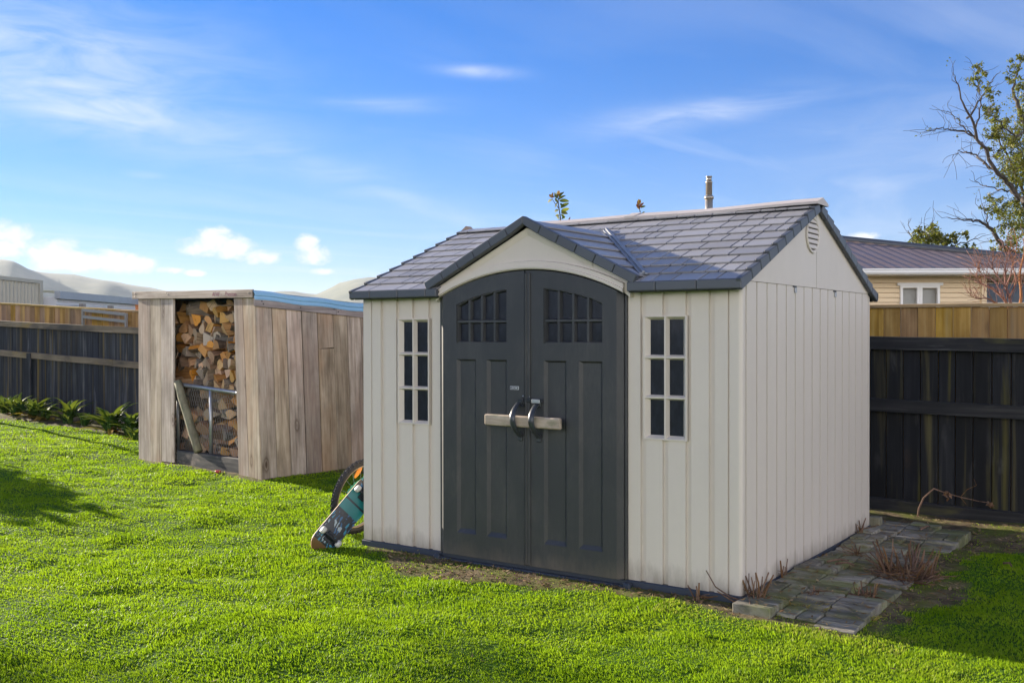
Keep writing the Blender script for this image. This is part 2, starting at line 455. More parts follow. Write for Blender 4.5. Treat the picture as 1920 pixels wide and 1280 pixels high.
# ------------------------------------------------------------------ mesh building
class MB:
    def __init__(self):
        self.v = []; self.f = []; self.mi = []; self.sm = []

    def add(self, vs, fs, mi=0, smooth=False):
        o = len(self.v)
        self.v += [tuple(p) for p in vs]
        for f in fs:
            self.f.append(tuple(i + o for i in f)); self.mi.append(mi); self.sm.append(smooth)

    def quad(self, a, b, c, d, mi=0):
        self.add([a, b, c, d], [(0, 1, 2, 3)], mi)

    def poly(self, pts, mi=0):
        self.add(pts, [tuple(range(len(pts)))], mi)

    def box(self, x0, x1, y0, y1, z0, z1, mi=0, mat=None):
        vs = [(x0, y0, z0), (x1, y0, z0), (x1, y1, z0), (x0, y1, z0), (x0, y0, z1), (x1, y0, z1), (x1, y1, z1), (x0, y1, z1)]
        if mat is not None:
            vs = [tuple(mat @ Vector(p)) for p in vs]
        self.add(vs, [(0, 3, 2, 1), (4, 5, 6, 7), (0, 1, 5, 4), (1, 2, 6, 5), (2, 3, 7, 6), (3, 0, 4, 7)], mi)

    def cbox(self, x0, x1, y0, y1, z0, z1, c=.004, mi=0, mat=None, skew=None):
        """box with chamfered edges"""
        bm = bmesh.new()
        vs = [bm.verts.new(p) for p in [(x0, y0, z0), (x1, y0, z0), (x1, y1, z0), (x0, y1, z0), (x0, y0, z1), (x1, y0, z1), (x1, y1, z1), (x0, y1, z1)]]
        for q in [(0, 3, 2, 1), (4, 5, 6, 7), (0, 1, 5, 4), (1, 2, 6, 5), (2, 3, 7, 6), (3, 0, 4, 7)]:
            bm.faces.new([vs[i] for i in q])
        if skew:
            for i, p in enumerate(vs):
                p.co += Vector(skew(i, p.co))
        bmesh.ops.bevel(bm, geom=bm.edges[:], offset=c, segments=1, affect='EDGES')
        self.bm(bm, mi, mat)

    def bm(self, bm, mi=0, mat=None, smooth=False):
        bm.verts.index_update()
        vs = [tuple((mat @ p.co) if mat is not None else p.co) for p in bm.verts]
        self.add(vs, [tuple(x.index for x in f.verts) for f in bm.faces], mi, smooth)
        bm.free()

    def prism(self, pts, d, mi=0):
        """polygon (3D points) pushed along vector d"""
        n = len(pts)
        a = [Vector(p) for p in pts]; b = [p + Vector(d) for p in a]
        self.add(a + b, [tuple(range(n - 1, -1, -1)), tuple(range(n, 2 * n))] + [(i, (i + 1) % n, n + (i + 1) % n, n + i) for i in range(n)], mi)

    def tube(self, pts, rad, seg=6, mi=0, cap=True, smooth=True):
        pts = [Vector(p) for p in pts]
        n = len(pts)
        if not hasattr(rad, '__len__'):
            rad = [rad] * n
        vs = []; fs = []
        t0 = (pts[1] - pts[0]).normalized()
        ref = Vector((0, 0, 1)) if abs(t0.z) < .9 else Vector((1, 0, 0))
        a = t0.cross(ref).normalized()
        for i, p in enumerate(pts):
            t = (pts[min(i + 1, n - 1)] - pts[max(i - 1, 0)])
            t = t.normalized() if t.length > 1e-9 else t0
            a = (a - t * a.dot(t))
            a = a.normalized() if a.length > 1e-6 else t.orthogonal().normalized()
            b = t.cross(a)
            for k in range(seg):
                w = 2 * PI * k / seg
                vs.append(p + (a * math.cos(w) + b * math.sin(w)) * rad[i])
        for i in range(n - 1):
            for k in range(seg):
                k2 = (k + 1) % seg
                fs.append((i * seg + k, i * seg + k2, (i + 1) * seg + k2, (i + 1) * seg + k))
        if cap:
            fs.append(tuple(range(seg - 1, -1, -1)))
            fs.append(tuple((n - 1) * seg + k for k in range(seg)))
        self.add(vs, fs, mi, smooth)

    def build(self, name, mats, parent=None, mw=None):
        me = bpy.data.meshes.new(name)
        me.from_pydata(self.v, [], self.f)
        if not isinstance(mats, (list, tuple)):
            mats = [mats]
        for m in mats:
            me.materials.append(m)
        me.polygons.foreach_set('material_index', self.mi)
        me.polygons.foreach_set('use_smooth', self.sm)
        me.update()
        return link(me, name, parent, mw)


def link(me, name, parent=None, mw=None):
    o = bpy.data.objects.new(name, me)
    COL.objects.link(o)
    if parent is not None:
        o.parent = parent
    if mw is not None:
        o.matrix_world = mw
    return o


def tag(o, label=None, cat=None, group=None, kind=None):
    for k, v in (('label', label), ('category', cat), ('group', group), ('kind', kind)):
        if v:
            o[k] = v
    return o


def thing(name, label, cat, loc=(0, 0, 0), rz=0.0, group=None):
    o = bpy.data.objects.new(name, None)
    COL.objects.link(o)
    o.location = loc
    o.rotation_euler = (0, 0, rz)
    o.empty_display_size = .2
    return tag(o, label, cat, group)


def copy_tree(o, parent=None):
    c = o.copy()
    COL.objects.link(c)
    if parent is not None:
        c.parent = parent
    for ch in list(o.children):
        copy_tree(ch, c)
    return c


def local(o):
    """parts of things sitting at a base empty are written in world coordinates: this shifts them"""
    return -Vector(o.location)


class SB(MB):
    """mesh builder whose parts are given in world coordinates and stored relative to the thing's empty"""
    def build(self, name, mats, parent=None, base=None):
        b = base if base is not None else parent
        if b is not None:
            while b.parent is not None:
                b = b.parent
            iv = Matrix.LocRotScale(b.location, b.rotation_euler, None).inverted()
            self.v = [tuple(iv @ Vector(p)) for p in self.v]
        return MB.build(self, name, mats, parent)


def text_obj(body, size, mats, name, parent, M4, extrude=.001, shear=0.0):
    cu_ = bpy.data.curves.new(name, 'FONT')
    cu_.body = body; cu_.size = size; cu_.extrude = extrude; cu_.shear = shear
    cu_.align_x = 'CENTER'; cu_.align_y = 'CENTER'; cu_.resolution_u = 3
    t = bpy.data.objects.new(name + '_src', cu_)
    COL.objects.link(t)
    dg = bpy.context.evaluated_depsgraph_get()
    me = bpy.data.meshes.new_from_object(t.evaluated_get(dg))
    bpy.data.objects.remove(t)
    me.materials.clear(); me.materials.append(mats)
    b = parent
    while b.parent is not None:
        b = b.parent
    me.transform(Matrix.LocRotScale(b.location, b.rotation_euler, None).inverted() @ M4)
    return link(me, name, parent)

# ================================================================== GARDEN SHED
SW, SD, SZ = 3.0, 2.70, 1.86
shed = thing('garden_shed', 'beige plastic garden shed with charcoal double doors and grey tiled roof', 'shed', (1.5, 1.35, -.06))

# floor rim
b = SB()
b.cbox(-.012, 3.012, -.014, 2.712, -.058, -.001, .006)
b.cbox(.76, 2.25, -.050, -.015, -.075, -.030, .006)
for x in (.745, 2.262):
    b.cbox(x - .026, x + .026, -.062, -.016, -.085, -.012, .008)
b.build('floor_rim', M['rim'], shed)


def groove_profile(x0, x1, grooves):
    """(x, depth) profile of a wall panel: a list of (centre, half width, depth)"""
    p = [(x0, 0)]
    for c, hw, d in sorted(grooves):
        s = min(.0035, hw * .5)
        p += [(c - hw, 0), (c - hw + s, d), (c + hw - s, d), (c + hw, 0)]
    p.append((x1, 0))
    return p


def wall_panel(mb, prof, fn, z0, z1, hole=None):
    """vertical panel from a plan profile; hole = (xa, xb, za, zb)"""
    pr = list(prof)
    if hole:
        def ins(x):
            for i in range(len(pr) - 1):
                if pr[i][0] < x - 1e-6 and pr[i + 1][0] > x + 1e-6:
                    t = (x - pr[i][0]) / (pr[i + 1][0] - pr[i][0])
                    pr.insert(i + 1, (x, pr[i][1] * (1 - t) + pr[i + 1][1] * t))
                    return
        ins(hole[0]); ins(hole[1])
    for (xa, da), (xb, db) in zip(pr[:-1], pr[1:]):
        segs = [(z0, z1)]
        if hole and xa >= hole[0] - 1e-6 and xb <= hole[1] + 1e-6:
            segs = [(z0, hole[2]), (hole[3], z1)]
        for a, c in segs:
            mb.quad(fn(xa, da, a), fn(xb, db, a), fn(xb, db, c), fn(xa, da, c))


WX0, WX1, WZ0, WZ1 = .347, .643, .893, 1.658
fl = [(.083, .006, .012)] + [(x, .019, .018) for x in (.191, .343, .497, .649)]
b = SB()
front = lambda x, d, z: (x, d, z)
wall_panel(b, groove_profile(0.0, .752, fl), front, 0, SZ, (WX0, WX1, WZ0, WZ1))
wall_panel(b, groove_profile(2.248, 2.975, [(SW - c, h, d) for c, h, d in fl]), front, 0, SZ, (SW - WX1, SW - WX0, WZ0, WZ1))
# jamb returns
for x in (.752, 2.248):
    b.quad((x, 0, 0), (x, .10, 0), (x, .10, SZ), (x, 0, SZ))
# rounded right front corner
arc = [(2.975 + .025 * math.sin(t), .025 - .025 * math.cos(t)) for t in [PI / 2 * i / 5 for i in range(6)]]
for (xa, ya), (xb, yb) in zip(arc[:-1], arc[1:]):
    b.quad((xa, ya, 0), (xb, yb, 0), (xb, yb, SZ), (xa, ya, SZ))
rg = [(.064 + .173 * k, .010, .024) for k in range(16)]
wall_panel(b, groove_profile(.025, 2.70, rg), lambda y, d, z: (3.0 - d, y, z), 0, SZ)
wall_panel(b, groove_profile(0, 2.70, rg), lambda y, d, z: (d, y, z), 0, SZ)
wall_panel(b, [(0, 0), (3, 0)], lambda x, d, z: (x, 2.70, z), 0, SZ)
b.build('wall', M['beige'], shed)

# gable ends
for sx, nm in ((3.0, 1), (0.0, -1)):
    b = SB()
    y0, y1, zt = -.01, 2.71, 2.44
    for ya, yb in ((y0, 1.346), (1.354, y1)):
        def zz(y):
            return 1.862 + (zt - 1.862) * (1 - abs(y - 1.35) / 1.36)
        pts = [(sx - nm * .02, ya, 1.862), (sx - nm * .02, yb, 1.862), (sx - nm * .02, yb, zz(yb)), (sx - nm * .02, ya, zz(ya))]
        pts = [p for i, p in enumerate(pts) if not (i > 1 and abs(p[2] - 1.862) < .004)]
        b.prism(pts, (nm * .025, 0, 0))
    g = b.build('gable_panel', M['beige'], shed)
    if nm == 1:
        # oval louvre vent
        b = SB(); V = (3.008, 1.256, 2.226); ry, rz_ = .125, .118
        N = 28
        ring = []
        for k in range(N):
            t = 2 * PI * k / N
            ring.append((math.cos(t), math.sin(t)))
        prof = [(1.10, .0), (1.08, .009), (1.0, .010), (.93, .006), (.92, -.002)]
        for (ra, da), (rb, db) in zip(prof[:-1], prof[1:]):
            for k in range(N):
                c0, s0 = ring[k]; c1, s1 = ring[(k + 1) % N]
                b.quad((V[0] + da, V[1] + ry * ra * c0, V[2] + rz_ * ra * s0), (V[0] + da, V[1] + ry * ra * c1, V[2] + rz_ * ra * s1),
                       (V[0] + db, V[1] + ry * rb * c1, V[2] + rz_ * rb * s1), (V[0] + db, V[1] + ry * rb * c0, V[2] + rz_ * rb * s0))
        for i in range(6):
            z = -.80 + i * .30
            w0 = .9 * math.sqrt(max(.02, 1 - z * z)); z1 = min(.9, z + .235); w1 = .9 * math.sqrt(max(.02, 1 - z1 * z1))
            b.prism([(V[0] + .010, V[1] - ry * w0, V[2] + rz_ * z), (V[0] + .010, V[1] + ry * w0, V[2] + rz_ * z),
                     (V[0] - .001, V[1] + ry * w1, V[2] + rz_ * z1), (V[0] - .001, V[1] - ry * w1, V[2] + rz_ * z1)], (-.003, 0, -.003))
        vent = b.build('vent', M['beige'], shed)
        b = SB()
        b.poly([(V[0] - .0005, V[1] + ry * .92 * c, V[2] + rz_ * .92 * s) for c, s in ring])
        b.build('vent_opening', M['black'], vent)
# small roof clips in slots
for y, z in ((.913, 1.843), (1.777, 1.840)):
    b = SB()
    b.cbox(3.0, 3.004, y - .035, y + .035, z + .008, z + .019, .001, 1)
    b.cbox(3.0, 3.012, y - .014, y + .014, z - .028, z + .007, .003, 0)
    b.build('roof_clip', [M['zinc'], M['black']], shed)

# ---- main roof
EY, EZ, RY, RZ = -.09, 1.852, 1.35, 2.445
SL = (RZ - EZ) / (RY - EY)
RX0, RX1 = -.045, 3.04
DX, DHW, DPK, DEV, DYF = 1.52, .825, 2.305, 1.897, -.10


def rz_at(y):
    return EZ + SL * (y - EY)


def dorm_y(x):
    """where the dormer slope meets the main roof"""
    z = DEV + (DPK - DEV) * (1 - abs(x - DX) / DHW)
    return EY + (z - EZ) / SL


NC = 10


def slope_pt(side, x, s, h):
    """point on main roof: s = 0 eave .. 1 ridge, h above the slope plane"""
    y = EY + (RY - EY) * s
    z = EZ + (RZ - EZ) * s
    n = Vector((0, -SL, 1)).normalized() * h
    y, z = y + n.y, z + n.z
    if side < 0:
        y = 2 * RY - y
    return (x, y, z)


def tile(mb, side, xa, xb, s0, s1, h0=.016, h1=.002, cut=None):
    g = .0042
    xa, xb = xa + g, xb - g
    q = [slope_pt(side, xa, s0, h0 - .008), slope_pt(side, xb, s0, h0 - .008), slope_pt(side, xb, s1, h1 - .006), slope_pt(side, xa, s1, h1 - .006)]
    t = [slope_pt(side, xa, s0, h0), slope_pt(side, xb, s0, h0), slope_pt(side, xb, s1, h1), slope_pt(side, xa, s1, h1)]
    c = .0035
    t2 = [slope_pt(side, xa + c, s0 + .004, h0 + .002), slope_pt(side, xb - c, s0 + .004, h0 + .002), slope_pt(side, xb - c, s1, h1 + .002), slope_pt(side, xa + c, s1, h1 + .002)]
    mb.add(q + t + t2, [(3, 2, 1, 0), (0, 1, 5, 4), (1, 2, 6, 5), (2, 3, 7, 6), (3, 0, 4, 7), (4, 5, 9, 8), (5, 6, 10, 9), (6, 7, 11, 10), (7, 4, 8, 11), (8, 9, 10, 11)])


rr = random.Random(5)
b = SB()
for side in (1, -1):
    for c in range(NC):
        s0, s1 = c / NC, (c + 1.22) / NC if c < NC - 1 else 1.0
        hh = .026 if c == NC - 1 else .016
        x = RX0 + .035
        end = RX1 - .035
        off = rr.uniform(.05, .2)
        first = True
        while x < end - .01:
            w = off if first else rr.choice([.085, .11, .14, .18, .22, .26])
            first = False
            x2 = min(end, x + w)
            if end - x2 < .06:
                x2 = end
            xa, xb = x, x2
            x = x2
            if side == 1 and c == 0:
                # the eave course stops at the door head
                if xb <= .79 or xa >= 2.29:
                    pass
                elif xa < .79:
                    xb = .79
                elif xb > 2.29:
                    xa = 2.29
                else:
                    continue
                if xb - xa < .02:
                    continue
            tile(b, side, xa, xb, s0, s1, hh)
roof = b.build('roof', M['tile'], shed)
# underlay / soffit of the roof
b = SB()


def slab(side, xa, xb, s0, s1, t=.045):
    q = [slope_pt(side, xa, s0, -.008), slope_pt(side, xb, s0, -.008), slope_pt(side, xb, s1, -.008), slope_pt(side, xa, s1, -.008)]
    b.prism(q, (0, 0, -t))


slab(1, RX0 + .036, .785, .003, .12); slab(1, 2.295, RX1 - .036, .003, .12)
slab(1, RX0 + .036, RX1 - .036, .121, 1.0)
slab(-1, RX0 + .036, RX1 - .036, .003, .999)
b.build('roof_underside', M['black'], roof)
# eave trim in pieces with open joints
b = SB()
for x0, x1 in ((RX0, .787), (2.293, RX1)):
    b = SB()
    x = x0
    while x < x1 - .01:
        x2 = min(x1, x + rr.uniform(.17, .27))
        if x1 - x2 < .09:
            x2 = x1
        b.cbox(x + .001, x2 - .001, EY - .022, EY + .012, EZ - .044, EZ + .016, .006)
        x = x2
    b.build('eave_trim', M['trim'], shed)
b = SB()
b.cbox(RX0, RX1, 2 * RY - EY - .012, 2 * RY - EY + .022, EZ - .044, EZ + .016, .006)
b.build('eave_trim', M['trim'], shed)
# rake trims, one piece per course
for sx in (RX1, RX0):
    for side in (1, -1):
        b = SB()
        for c in range(NC):
            s0, s1 = c / NC + (.002 if c else -.014), (c + 1) / NC - .002
            if c == NC - 1:
                s1 -= .02
            xa, xb = (sx - .034, sx) if sx > 1 else (sx, sx + .034)
            lo0, lo1 = -.048, -.048
            h0, h1 = .026, .010
            q = [slope_pt(side, xa, s0, lo0), slope_pt(side, xb, s0, lo0), slope_pt(side, xb, s1, lo1), slope_pt(side, xa, s1, lo1)]
            t = [slope_pt(side, xa, s0, h0), slope_pt(side, xb, s0, h0), slope_pt(side, xb, s1, h1), slope_pt(side, xa, s1, h1)]
            bm = bmesh.new()
            vs = [bm.verts.new(p) for p in q + t]
            for f in [(3, 2, 1, 0), (4, 5, 6, 7), (0, 1, 5, 4), (1, 2, 6, 5), (2, 3, 7, 6), (3, 0, 4, 7)]:
                bm.faces.new([vs[i] for i in f])
            bmesh.ops.bevel(bm, geom=bm.edges[:], offset=.005, segments=1, affect='EDGES')
            b.bm(bm)
        b.build('rake_trim', M['trim'], shed)
# ridge cap: two faded lengths and a joiner, sagging a little between the gables


def cap_piece(mb, x0, x1, wd, lift):
    n = 8
    vs = []
    for i in range(n + 1):
        x = x0 + (x1 - x0) * i / n
        sag = -.014 * math.sin(PI * (x - RX0) / (RX1 - RX0)) + .004 * math.sin(x * 5)
        for dy, dz in ((-wd, -SL * wd - .002), (-wd, -SL * wd + .016), (-.03, -.008), (0, .003), (.03, -.008), (wd, -SL * wd + .016), (wd, -SL * wd - .002)):
            vs.append((x, RY + dy, RZ + .034 + lift + dz + sag))
    fs = []
    for i in range(n):
        for k in range(6):
            a = i * 7 + k
            fs.append((a, a + 1, a + 8, a + 7))
    fs.append((0, 6, 5, 4, 3, 2, 1)); fs.append(tuple(n * 7 + k for k in range(7)))
    mb.add(vs, fs)


b = SB()
cap_piece(b, .60, 1.62, .115, 0); cap_piece(b, 1.60, RX1 + .012, .118, .004); cap_piece(b, 1.56, 1.64, .122, .009)
b.build('ridge_cap', M['ridge'], shed)

# ---- dormer over the doors
dorm = SB()


def dpt(sgn, s, y, h):
    x = DX + sgn * DHW * (1 - s)
    z = DEV + (DPK - DEV) * s
    n = Vector((sgn * (DPK - DEV), 0, DHW)).normalized() * h
    return (x + n.x, y + n.y, z + n.z)


ND = 6
for sgn in (1, -1):
    for c in range(ND):
        s0, s1 = c / ND, (c + 1.15) / ND if c < ND - 1 else 1.0
        y0 = DYF + .03
        ye0 = dorm_y(DX + DHW * (1 - s0)) + .03; ye1 = dorm_y(DX + DHW * (1 - s1)) + .03
        h0, h1 = .017, .002
        q = [dpt(sgn, s0, y0, .008), dpt(sgn, s0, ye0, .008), dpt(sgn, s1, ye1, -.006), dpt(sgn, s1, y0, -.006)]
        t = [dpt(sgn, s0, y0, h0), dpt(sgn, s0, ye0, h0), dpt(sgn, s1, ye1, h1), dpt(sgn, s1, y0, h1)]
        if sgn > 0:
            dorm.add(q + t, [(3, 2, 1, 0), (4, 5, 6, 7), (0, 1, 5, 4), (1, 2, 6, 5), (2, 3, 7, 6), (3, 0, 4, 7)])
        else:
            dorm.add(q + t, [(0, 1, 2, 3), (7, 6, 5, 4), (4, 5, 1, 0), (5, 6, 2, 1), (6, 7, 3, 2), (7, 4, 0, 3)])
dr = dorm.build('dormer_roof', M['tile'], shed)
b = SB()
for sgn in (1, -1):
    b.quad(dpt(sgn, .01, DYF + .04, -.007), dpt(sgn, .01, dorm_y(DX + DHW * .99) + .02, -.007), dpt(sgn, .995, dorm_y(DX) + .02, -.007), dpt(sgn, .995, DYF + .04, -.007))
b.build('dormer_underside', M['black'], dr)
b = SB()
for sgn in (1, -1):
    # valley flashing
    pts0 = []
    for s in (0.0, .97):
        x = DX + sgn * DHW * (1 - s)
        pts0.append(Vector((x, dorm_y(x), DEV + (DPK - DEV) * s + .022)))
    d = (pts0[1] - pts0[0]).normalized()
    sd = d.cross(Vector((0, 0, 1))).normalized()
    for o_, w_, hh_ in ((0, .028, .010), (0, .009, .022)):
        b.prism([pts0[0] - sd * w_, pts0[0] + sd * w_, pts0[1] + sd * w_, pts0[1] - sd * w_], (0, 0, hh_))
b.build('valley_flashing', M['valley'], dr)
b = SB()
for sgn in (1, -1):
    for c in range(6):
        s0, s1 = c / 6 - (.012 if c == 0 else -.002), (c + 1) / 6 - .002
        if c == 5:
            s1 = 1.012
        lo, hi = -.042, .018
        pts = [dpt(sgn, s0, DYF - .012, lo), dpt(sgn, s1, DYF - .012, lo), dpt(sgn, s1, DYF - .012, hi), dpt(sgn, s0, DYF - .012, hi)]
        if sgn < 0:
            pts = pts[::-1]
        if c == 5:
            for i, p in enumerate(pts):
                if (p[0] - DX) * sgn < .02:
                    pts[i] = (DX, p[1], p[2] + (.004 if False else 0))
        bm = bmesh.new()
        va = [bm.verts.new(p) for p in pts]; vb = [bm.verts.new((p[0], p[1] + .05, p[2])) for p in pts]
        bm.faces.new(va[::-1]); bm.faces.new(vb)
        for i in range(4):
            bm.faces.new([va[i], va[(i + 1) % 4], vb[(i + 1) % 4], vb[i]])
        bmesh.ops.recalc_face_normals(bm, faces=bm.faces[:])
        bmesh.ops.bevel(bm, geom=bm.edges[:], offset=.004, segments=1, affect='EDGES')
        b.bm(bm)
b.build('dormer_trim', M['trim'], shed)

# door head panel with arch
AZ, AR, AX = .319, 1.652, 1.51


def arch(x, o=0.0):
    return AZ + math.sqrt((AR + o) ** 2 - (x - AX) ** 2)


def rake(x, o=.05):
    return DEV + (DPK - DEV) * (1 - abs(x - DX) / DHW) - o


b = SB()
xs = [.738 + (2.286 - .738) * i / 40 for i in range(41)]
PY = -.048


def lo(x):
    if x < .772 or x > 2.250:
        return 1.775
    return arch(x, .004)


xs = sorted(set(xs + [.772, .7721, 2.25, 2.2499]))
for xa, xb in zip(xs[:-1], xs[1:]):
    za, zb, ta, tb = lo(xa), lo(xb), rake(xa), rake(xb)
    if abs(xb - xa) < .001:
        b.quad((xa, PY, min(za, zb)), (xa, PY + .05, min(za, zb)), (xa, PY + .05, max(za, zb)), (xa, PY, max(za, zb)))
        continue
    b.quad((xa, PY, za), (xb, PY, zb), (xb, PY, tb), (xa, PY, ta))
    b.quad((xa, PY, za), (xa, PY + .05, za), (xb, PY + .05, zb), (xb, PY, zb))
for x in (.738, 2.286):
    b.quad((x, PY, 1.775), (x, PY + .06, 1.775), (x, PY + .06, rake(x)), (x, PY, rake(x)))
# arch moulding, two steps
for (oa, ob, dy) in ((.006, .056, .022), (.012, .028, .032)):
    N = 30
    for i in range(N):
        xa = .772 + (2.25 - .772) * i / N; xb = .772 + (2.25 - .772) * (i + 1) / N
        a0, a1, c0, c1 = arch(xa, oa), arch(xb, oa), arch(xa, ob), arch(xb, ob)
        b.quad((xa, PY - dy, a0), (xb, PY - dy, a1), (xb, PY - dy, c1), (xa, PY - dy, c0))
        b.quad((xa, PY - dy, c0), (xb, PY - dy, c1), (xb, PY, c1 + .006), (xa, PY, c0 + .006))
        b.quad((xa, PY, a0), (xb, PY, a1), (xb, PY - dy, a1), (xa, PY - dy, a0))
# raised triangular field following the rake
tri = [(DX - .47, 1.975), (DX, 2.200), (DX + .50, 1.965)]
for i in range(2):
    (xa, za), (xb, zb) = tri[i], tri[i + 1]
    b.quad((xa, PY - .001, za), (xb, PY - .001, zb), (xb, PY - .008, zb + .03), (xa, PY - .008, za + .03))
    b.quad((xa, PY - .008, za + .03), (xb, PY - .008, zb + .03), (xb, PY - .008, rake(xb, .055)), (xa, PY - .008, rake(xa, .055)))
b.build('door_head', M['beige'], shed)

# dark jamb strips
for xa_, xb_ in ((.752, .772), (2.232, 2.2475)):
    b = SB()
    b.cbox(xa_, xb_, -.02, .05, 0, 1.79, .003)
    b.build('door_frame', M['dark'], shed)


# ---- doors
def make_door(x0, x1, px, hinge_left):
    """px = (xa, xb) field of panels and panes"""
    YF, YP, YB = -.062, -.044, -.012
    xa, xb = px
    b = SB()
    zb0, zb1, zm0, zm1 = .006, .165, 1.372, 1.484
    mid = (xa + xb) / 2
    pan = [(xa, mid - .046), (mid + .046, xb)]
    topz = lambda x: arch(x, -.004)
    wtop = lambda x: arch(x, -.004) - (.112 if True else 0) - .03 * abs(x - AX) * 0
    # face strips: (x range, list of solid z spans as functions)
    cols = [(x0, xa, [(lambda x: zb0, topz)]), (xb, x1, [(lambda x: zb0, topz)])]
    c = lambda v: (lambda x: v)
    for p0, p1 in pan:
        cols.append((p0, p1, [(c(zb0), c(zb1))]))
    cols.append((pan[0][1], pan[1][0], [(c(zb0), c(zm0))]))
    cols.append((xa, xb, [(c(zm0), c(zm1)), (wtop, topz)]))
    rnd = .030
    for a, e, spans in cols:
        n = 8 if e - a > .3 else 4
        for i in range(n):
            u0, u1 = a + (e - a) * i / n, a + (e - a) * (i + 1) / n
            for f0, f1 in spans:
                def yy(x):
                    d = (x - x0) if hinge_left else (x1 - x)
                    return YF + (max(0, rnd - d) ** 2) / rnd * 1.2
                b.quad((u0, yy(u0), f0(u0)), (u1, yy(u1), f0(u1)), (u1, yy(u1), f1(u1)), (u0, yy(u0), f1(u0)))
    # finer rounded hinge edge
    # recessed panels
    for p0, p1 in pan:
        w = .022
        b.quad((p0, YF, zb1), (p1, YF, zb1), (p1 - w, YP, zb1 + w * 1.3), (p0 + w, YP, zb1 + w * 1.3))
        b.quad((p0 + w, YP, zm0 - w * .6), (p1 - w, YP, zm0 - w * .6), (p1, YF, zm0), (p0, YF, zm0))
        b.quad((p0, YF, zb1), (p0 + w, YP, zb1 + w * 1.3), (p0 + w, YP, zm0 - w * .6), (p0, YF, zm0))
        b.quad((p1 - w, YP, zb1 + w * 1.3), (p1, YF, zb1), (p1, YF, zm0), (p1 - w, YP, zm0 - w * .6))
        b.quad((p0 + w, YP, zb1 + w * 1.3), (p1 - w, YP, zb1 + w * 1.3), (p1 - w, YP, zm0 - w * .6), (p0 + w, YP, zm0 - w * .6))
    # sides, top and back
    for x in (x0, x1):
        yf = YF if (x == x1) == hinge_left else YF + rnd * 1.2
        b.quad((x, yf, zb0), (x, YB, zb0), (x, YB, topz(x)), (x, yf, topz(x)))
    n = 16
    for i in range(n):
        u0, u1 = x0 + (x1 - x0) * i / n, x0 + (x1 - x0) * (i + 1) / n
        b.quad((u0, YF, topz(u0)), (u1, YF, topz(u1)), (u1, YB, topz(u1)), (u0, YB, topz(u0)))
    b.quad((x0, YF, zb0), (x1, YF, zb0), (x1, YB, zb0), (x0, YB, zb0))
    b.quad((x0, YB, zb0), (x1, YB, zb0), (x1, YB, zm1), (x0, YB, zm1))
    if not hinge_left:
        b.cbox(x0 - .004, x0 + .040, YF - .010, YF - .0005, .01, 1.955, .004)
        b.cbox(x0 + .004, x0 + .016, YF - .015, YF - .0095, .012, 1.95, .003)
    door = b.build('door', M['dark'], shed)
    # window with its own frame and panes
    b = SB()
    zr = 1.632
    ncol = 4
    cw = (xb - xa) / ncol
    rows = [(c(zm1), c(zr)), (c(zr), wtop)]
    mt = .017
    YG = -.030
    YM = -.054
    for k in range(ncol):
        u0, u1 = xa + cw * k, xa + cw * (k + 1)
        for ri, (f0, f1) in enumerate(rows):
            oa, oc = (mt, mt)
            P = [(u0, f0(u0)), (u1, f0(u1)), (u1, f1(u1)), (u0, f1(u0))]
            yo = [YM] * 4
            Q = [(u0 + oa, f0(u0) + oc), (u1 - oa, f0(u1) + oc), (u1 - oa, f1(u1) - oc * .9), (u0 + oa, f1(u0) - oc * .9)]
            R_ = [(p[0] + (q[0] - p[0]) * .45, p[1] + (q[1] - p[1]) * .45) for p, q in zip(P, Q)]
            for i in range(4):
                j = (i + 1) % 4
                b.quad((P[i][0], YM, P[i][1]), (P[j][0], YM, P[j][1]), (R_[j][0], YM, R_[j][1]), (R_[i][0], YM, R_[i][1]))
                b.quad((R_[i][0], YM, R_[i][1]), (R_[j][0], YM, R_[j][1]), (Q[j][0], YG, Q[j][1]), (Q[i][0], YG, Q[i][1]))
    # reveal between door face and frame
    N = 12
    b.quad((xa, YF, zm1), (xb, YF, zm1), (xb, YM, zm1), (xa, YM, zm1))
    for x in (xa, xb):
        b.quad((x, YF, zm1), (x, YM, zm1), (x, YM, wtop(x)), (x, YF, wtop(x)))
    for i in range(N):
        u0, u1 = xa + (xb - xa) * i / N, xa + (xb - xa) * (i + 1) / N
        b.quad((u0, YF, wtop(u0)), (u1, YF, wtop(u1)), (u1, YM, wtop(u1)), (u0, YM, wtop(u0)))
    win = b.build('window', M['dark'], door)
    b = SB()
    b.poly([(xa + .005, YG + .001, zm1 + .005), (xb - .005, YG + .001, zm1 + .005)] + [(xb - .005 - (xb - xa - .01) * i / 8, YG + .001, wtop(xb - .005 - (xb - xa - .01) * i / 8) - .004) for i in range(9)])
    b.build('pane', M['glass'], door)
    return door


dl = make_door(.773, 1.502, (.933, 1.359), True)
drr = make_door(1.512, 2.231, (1.655, 2.098), False)
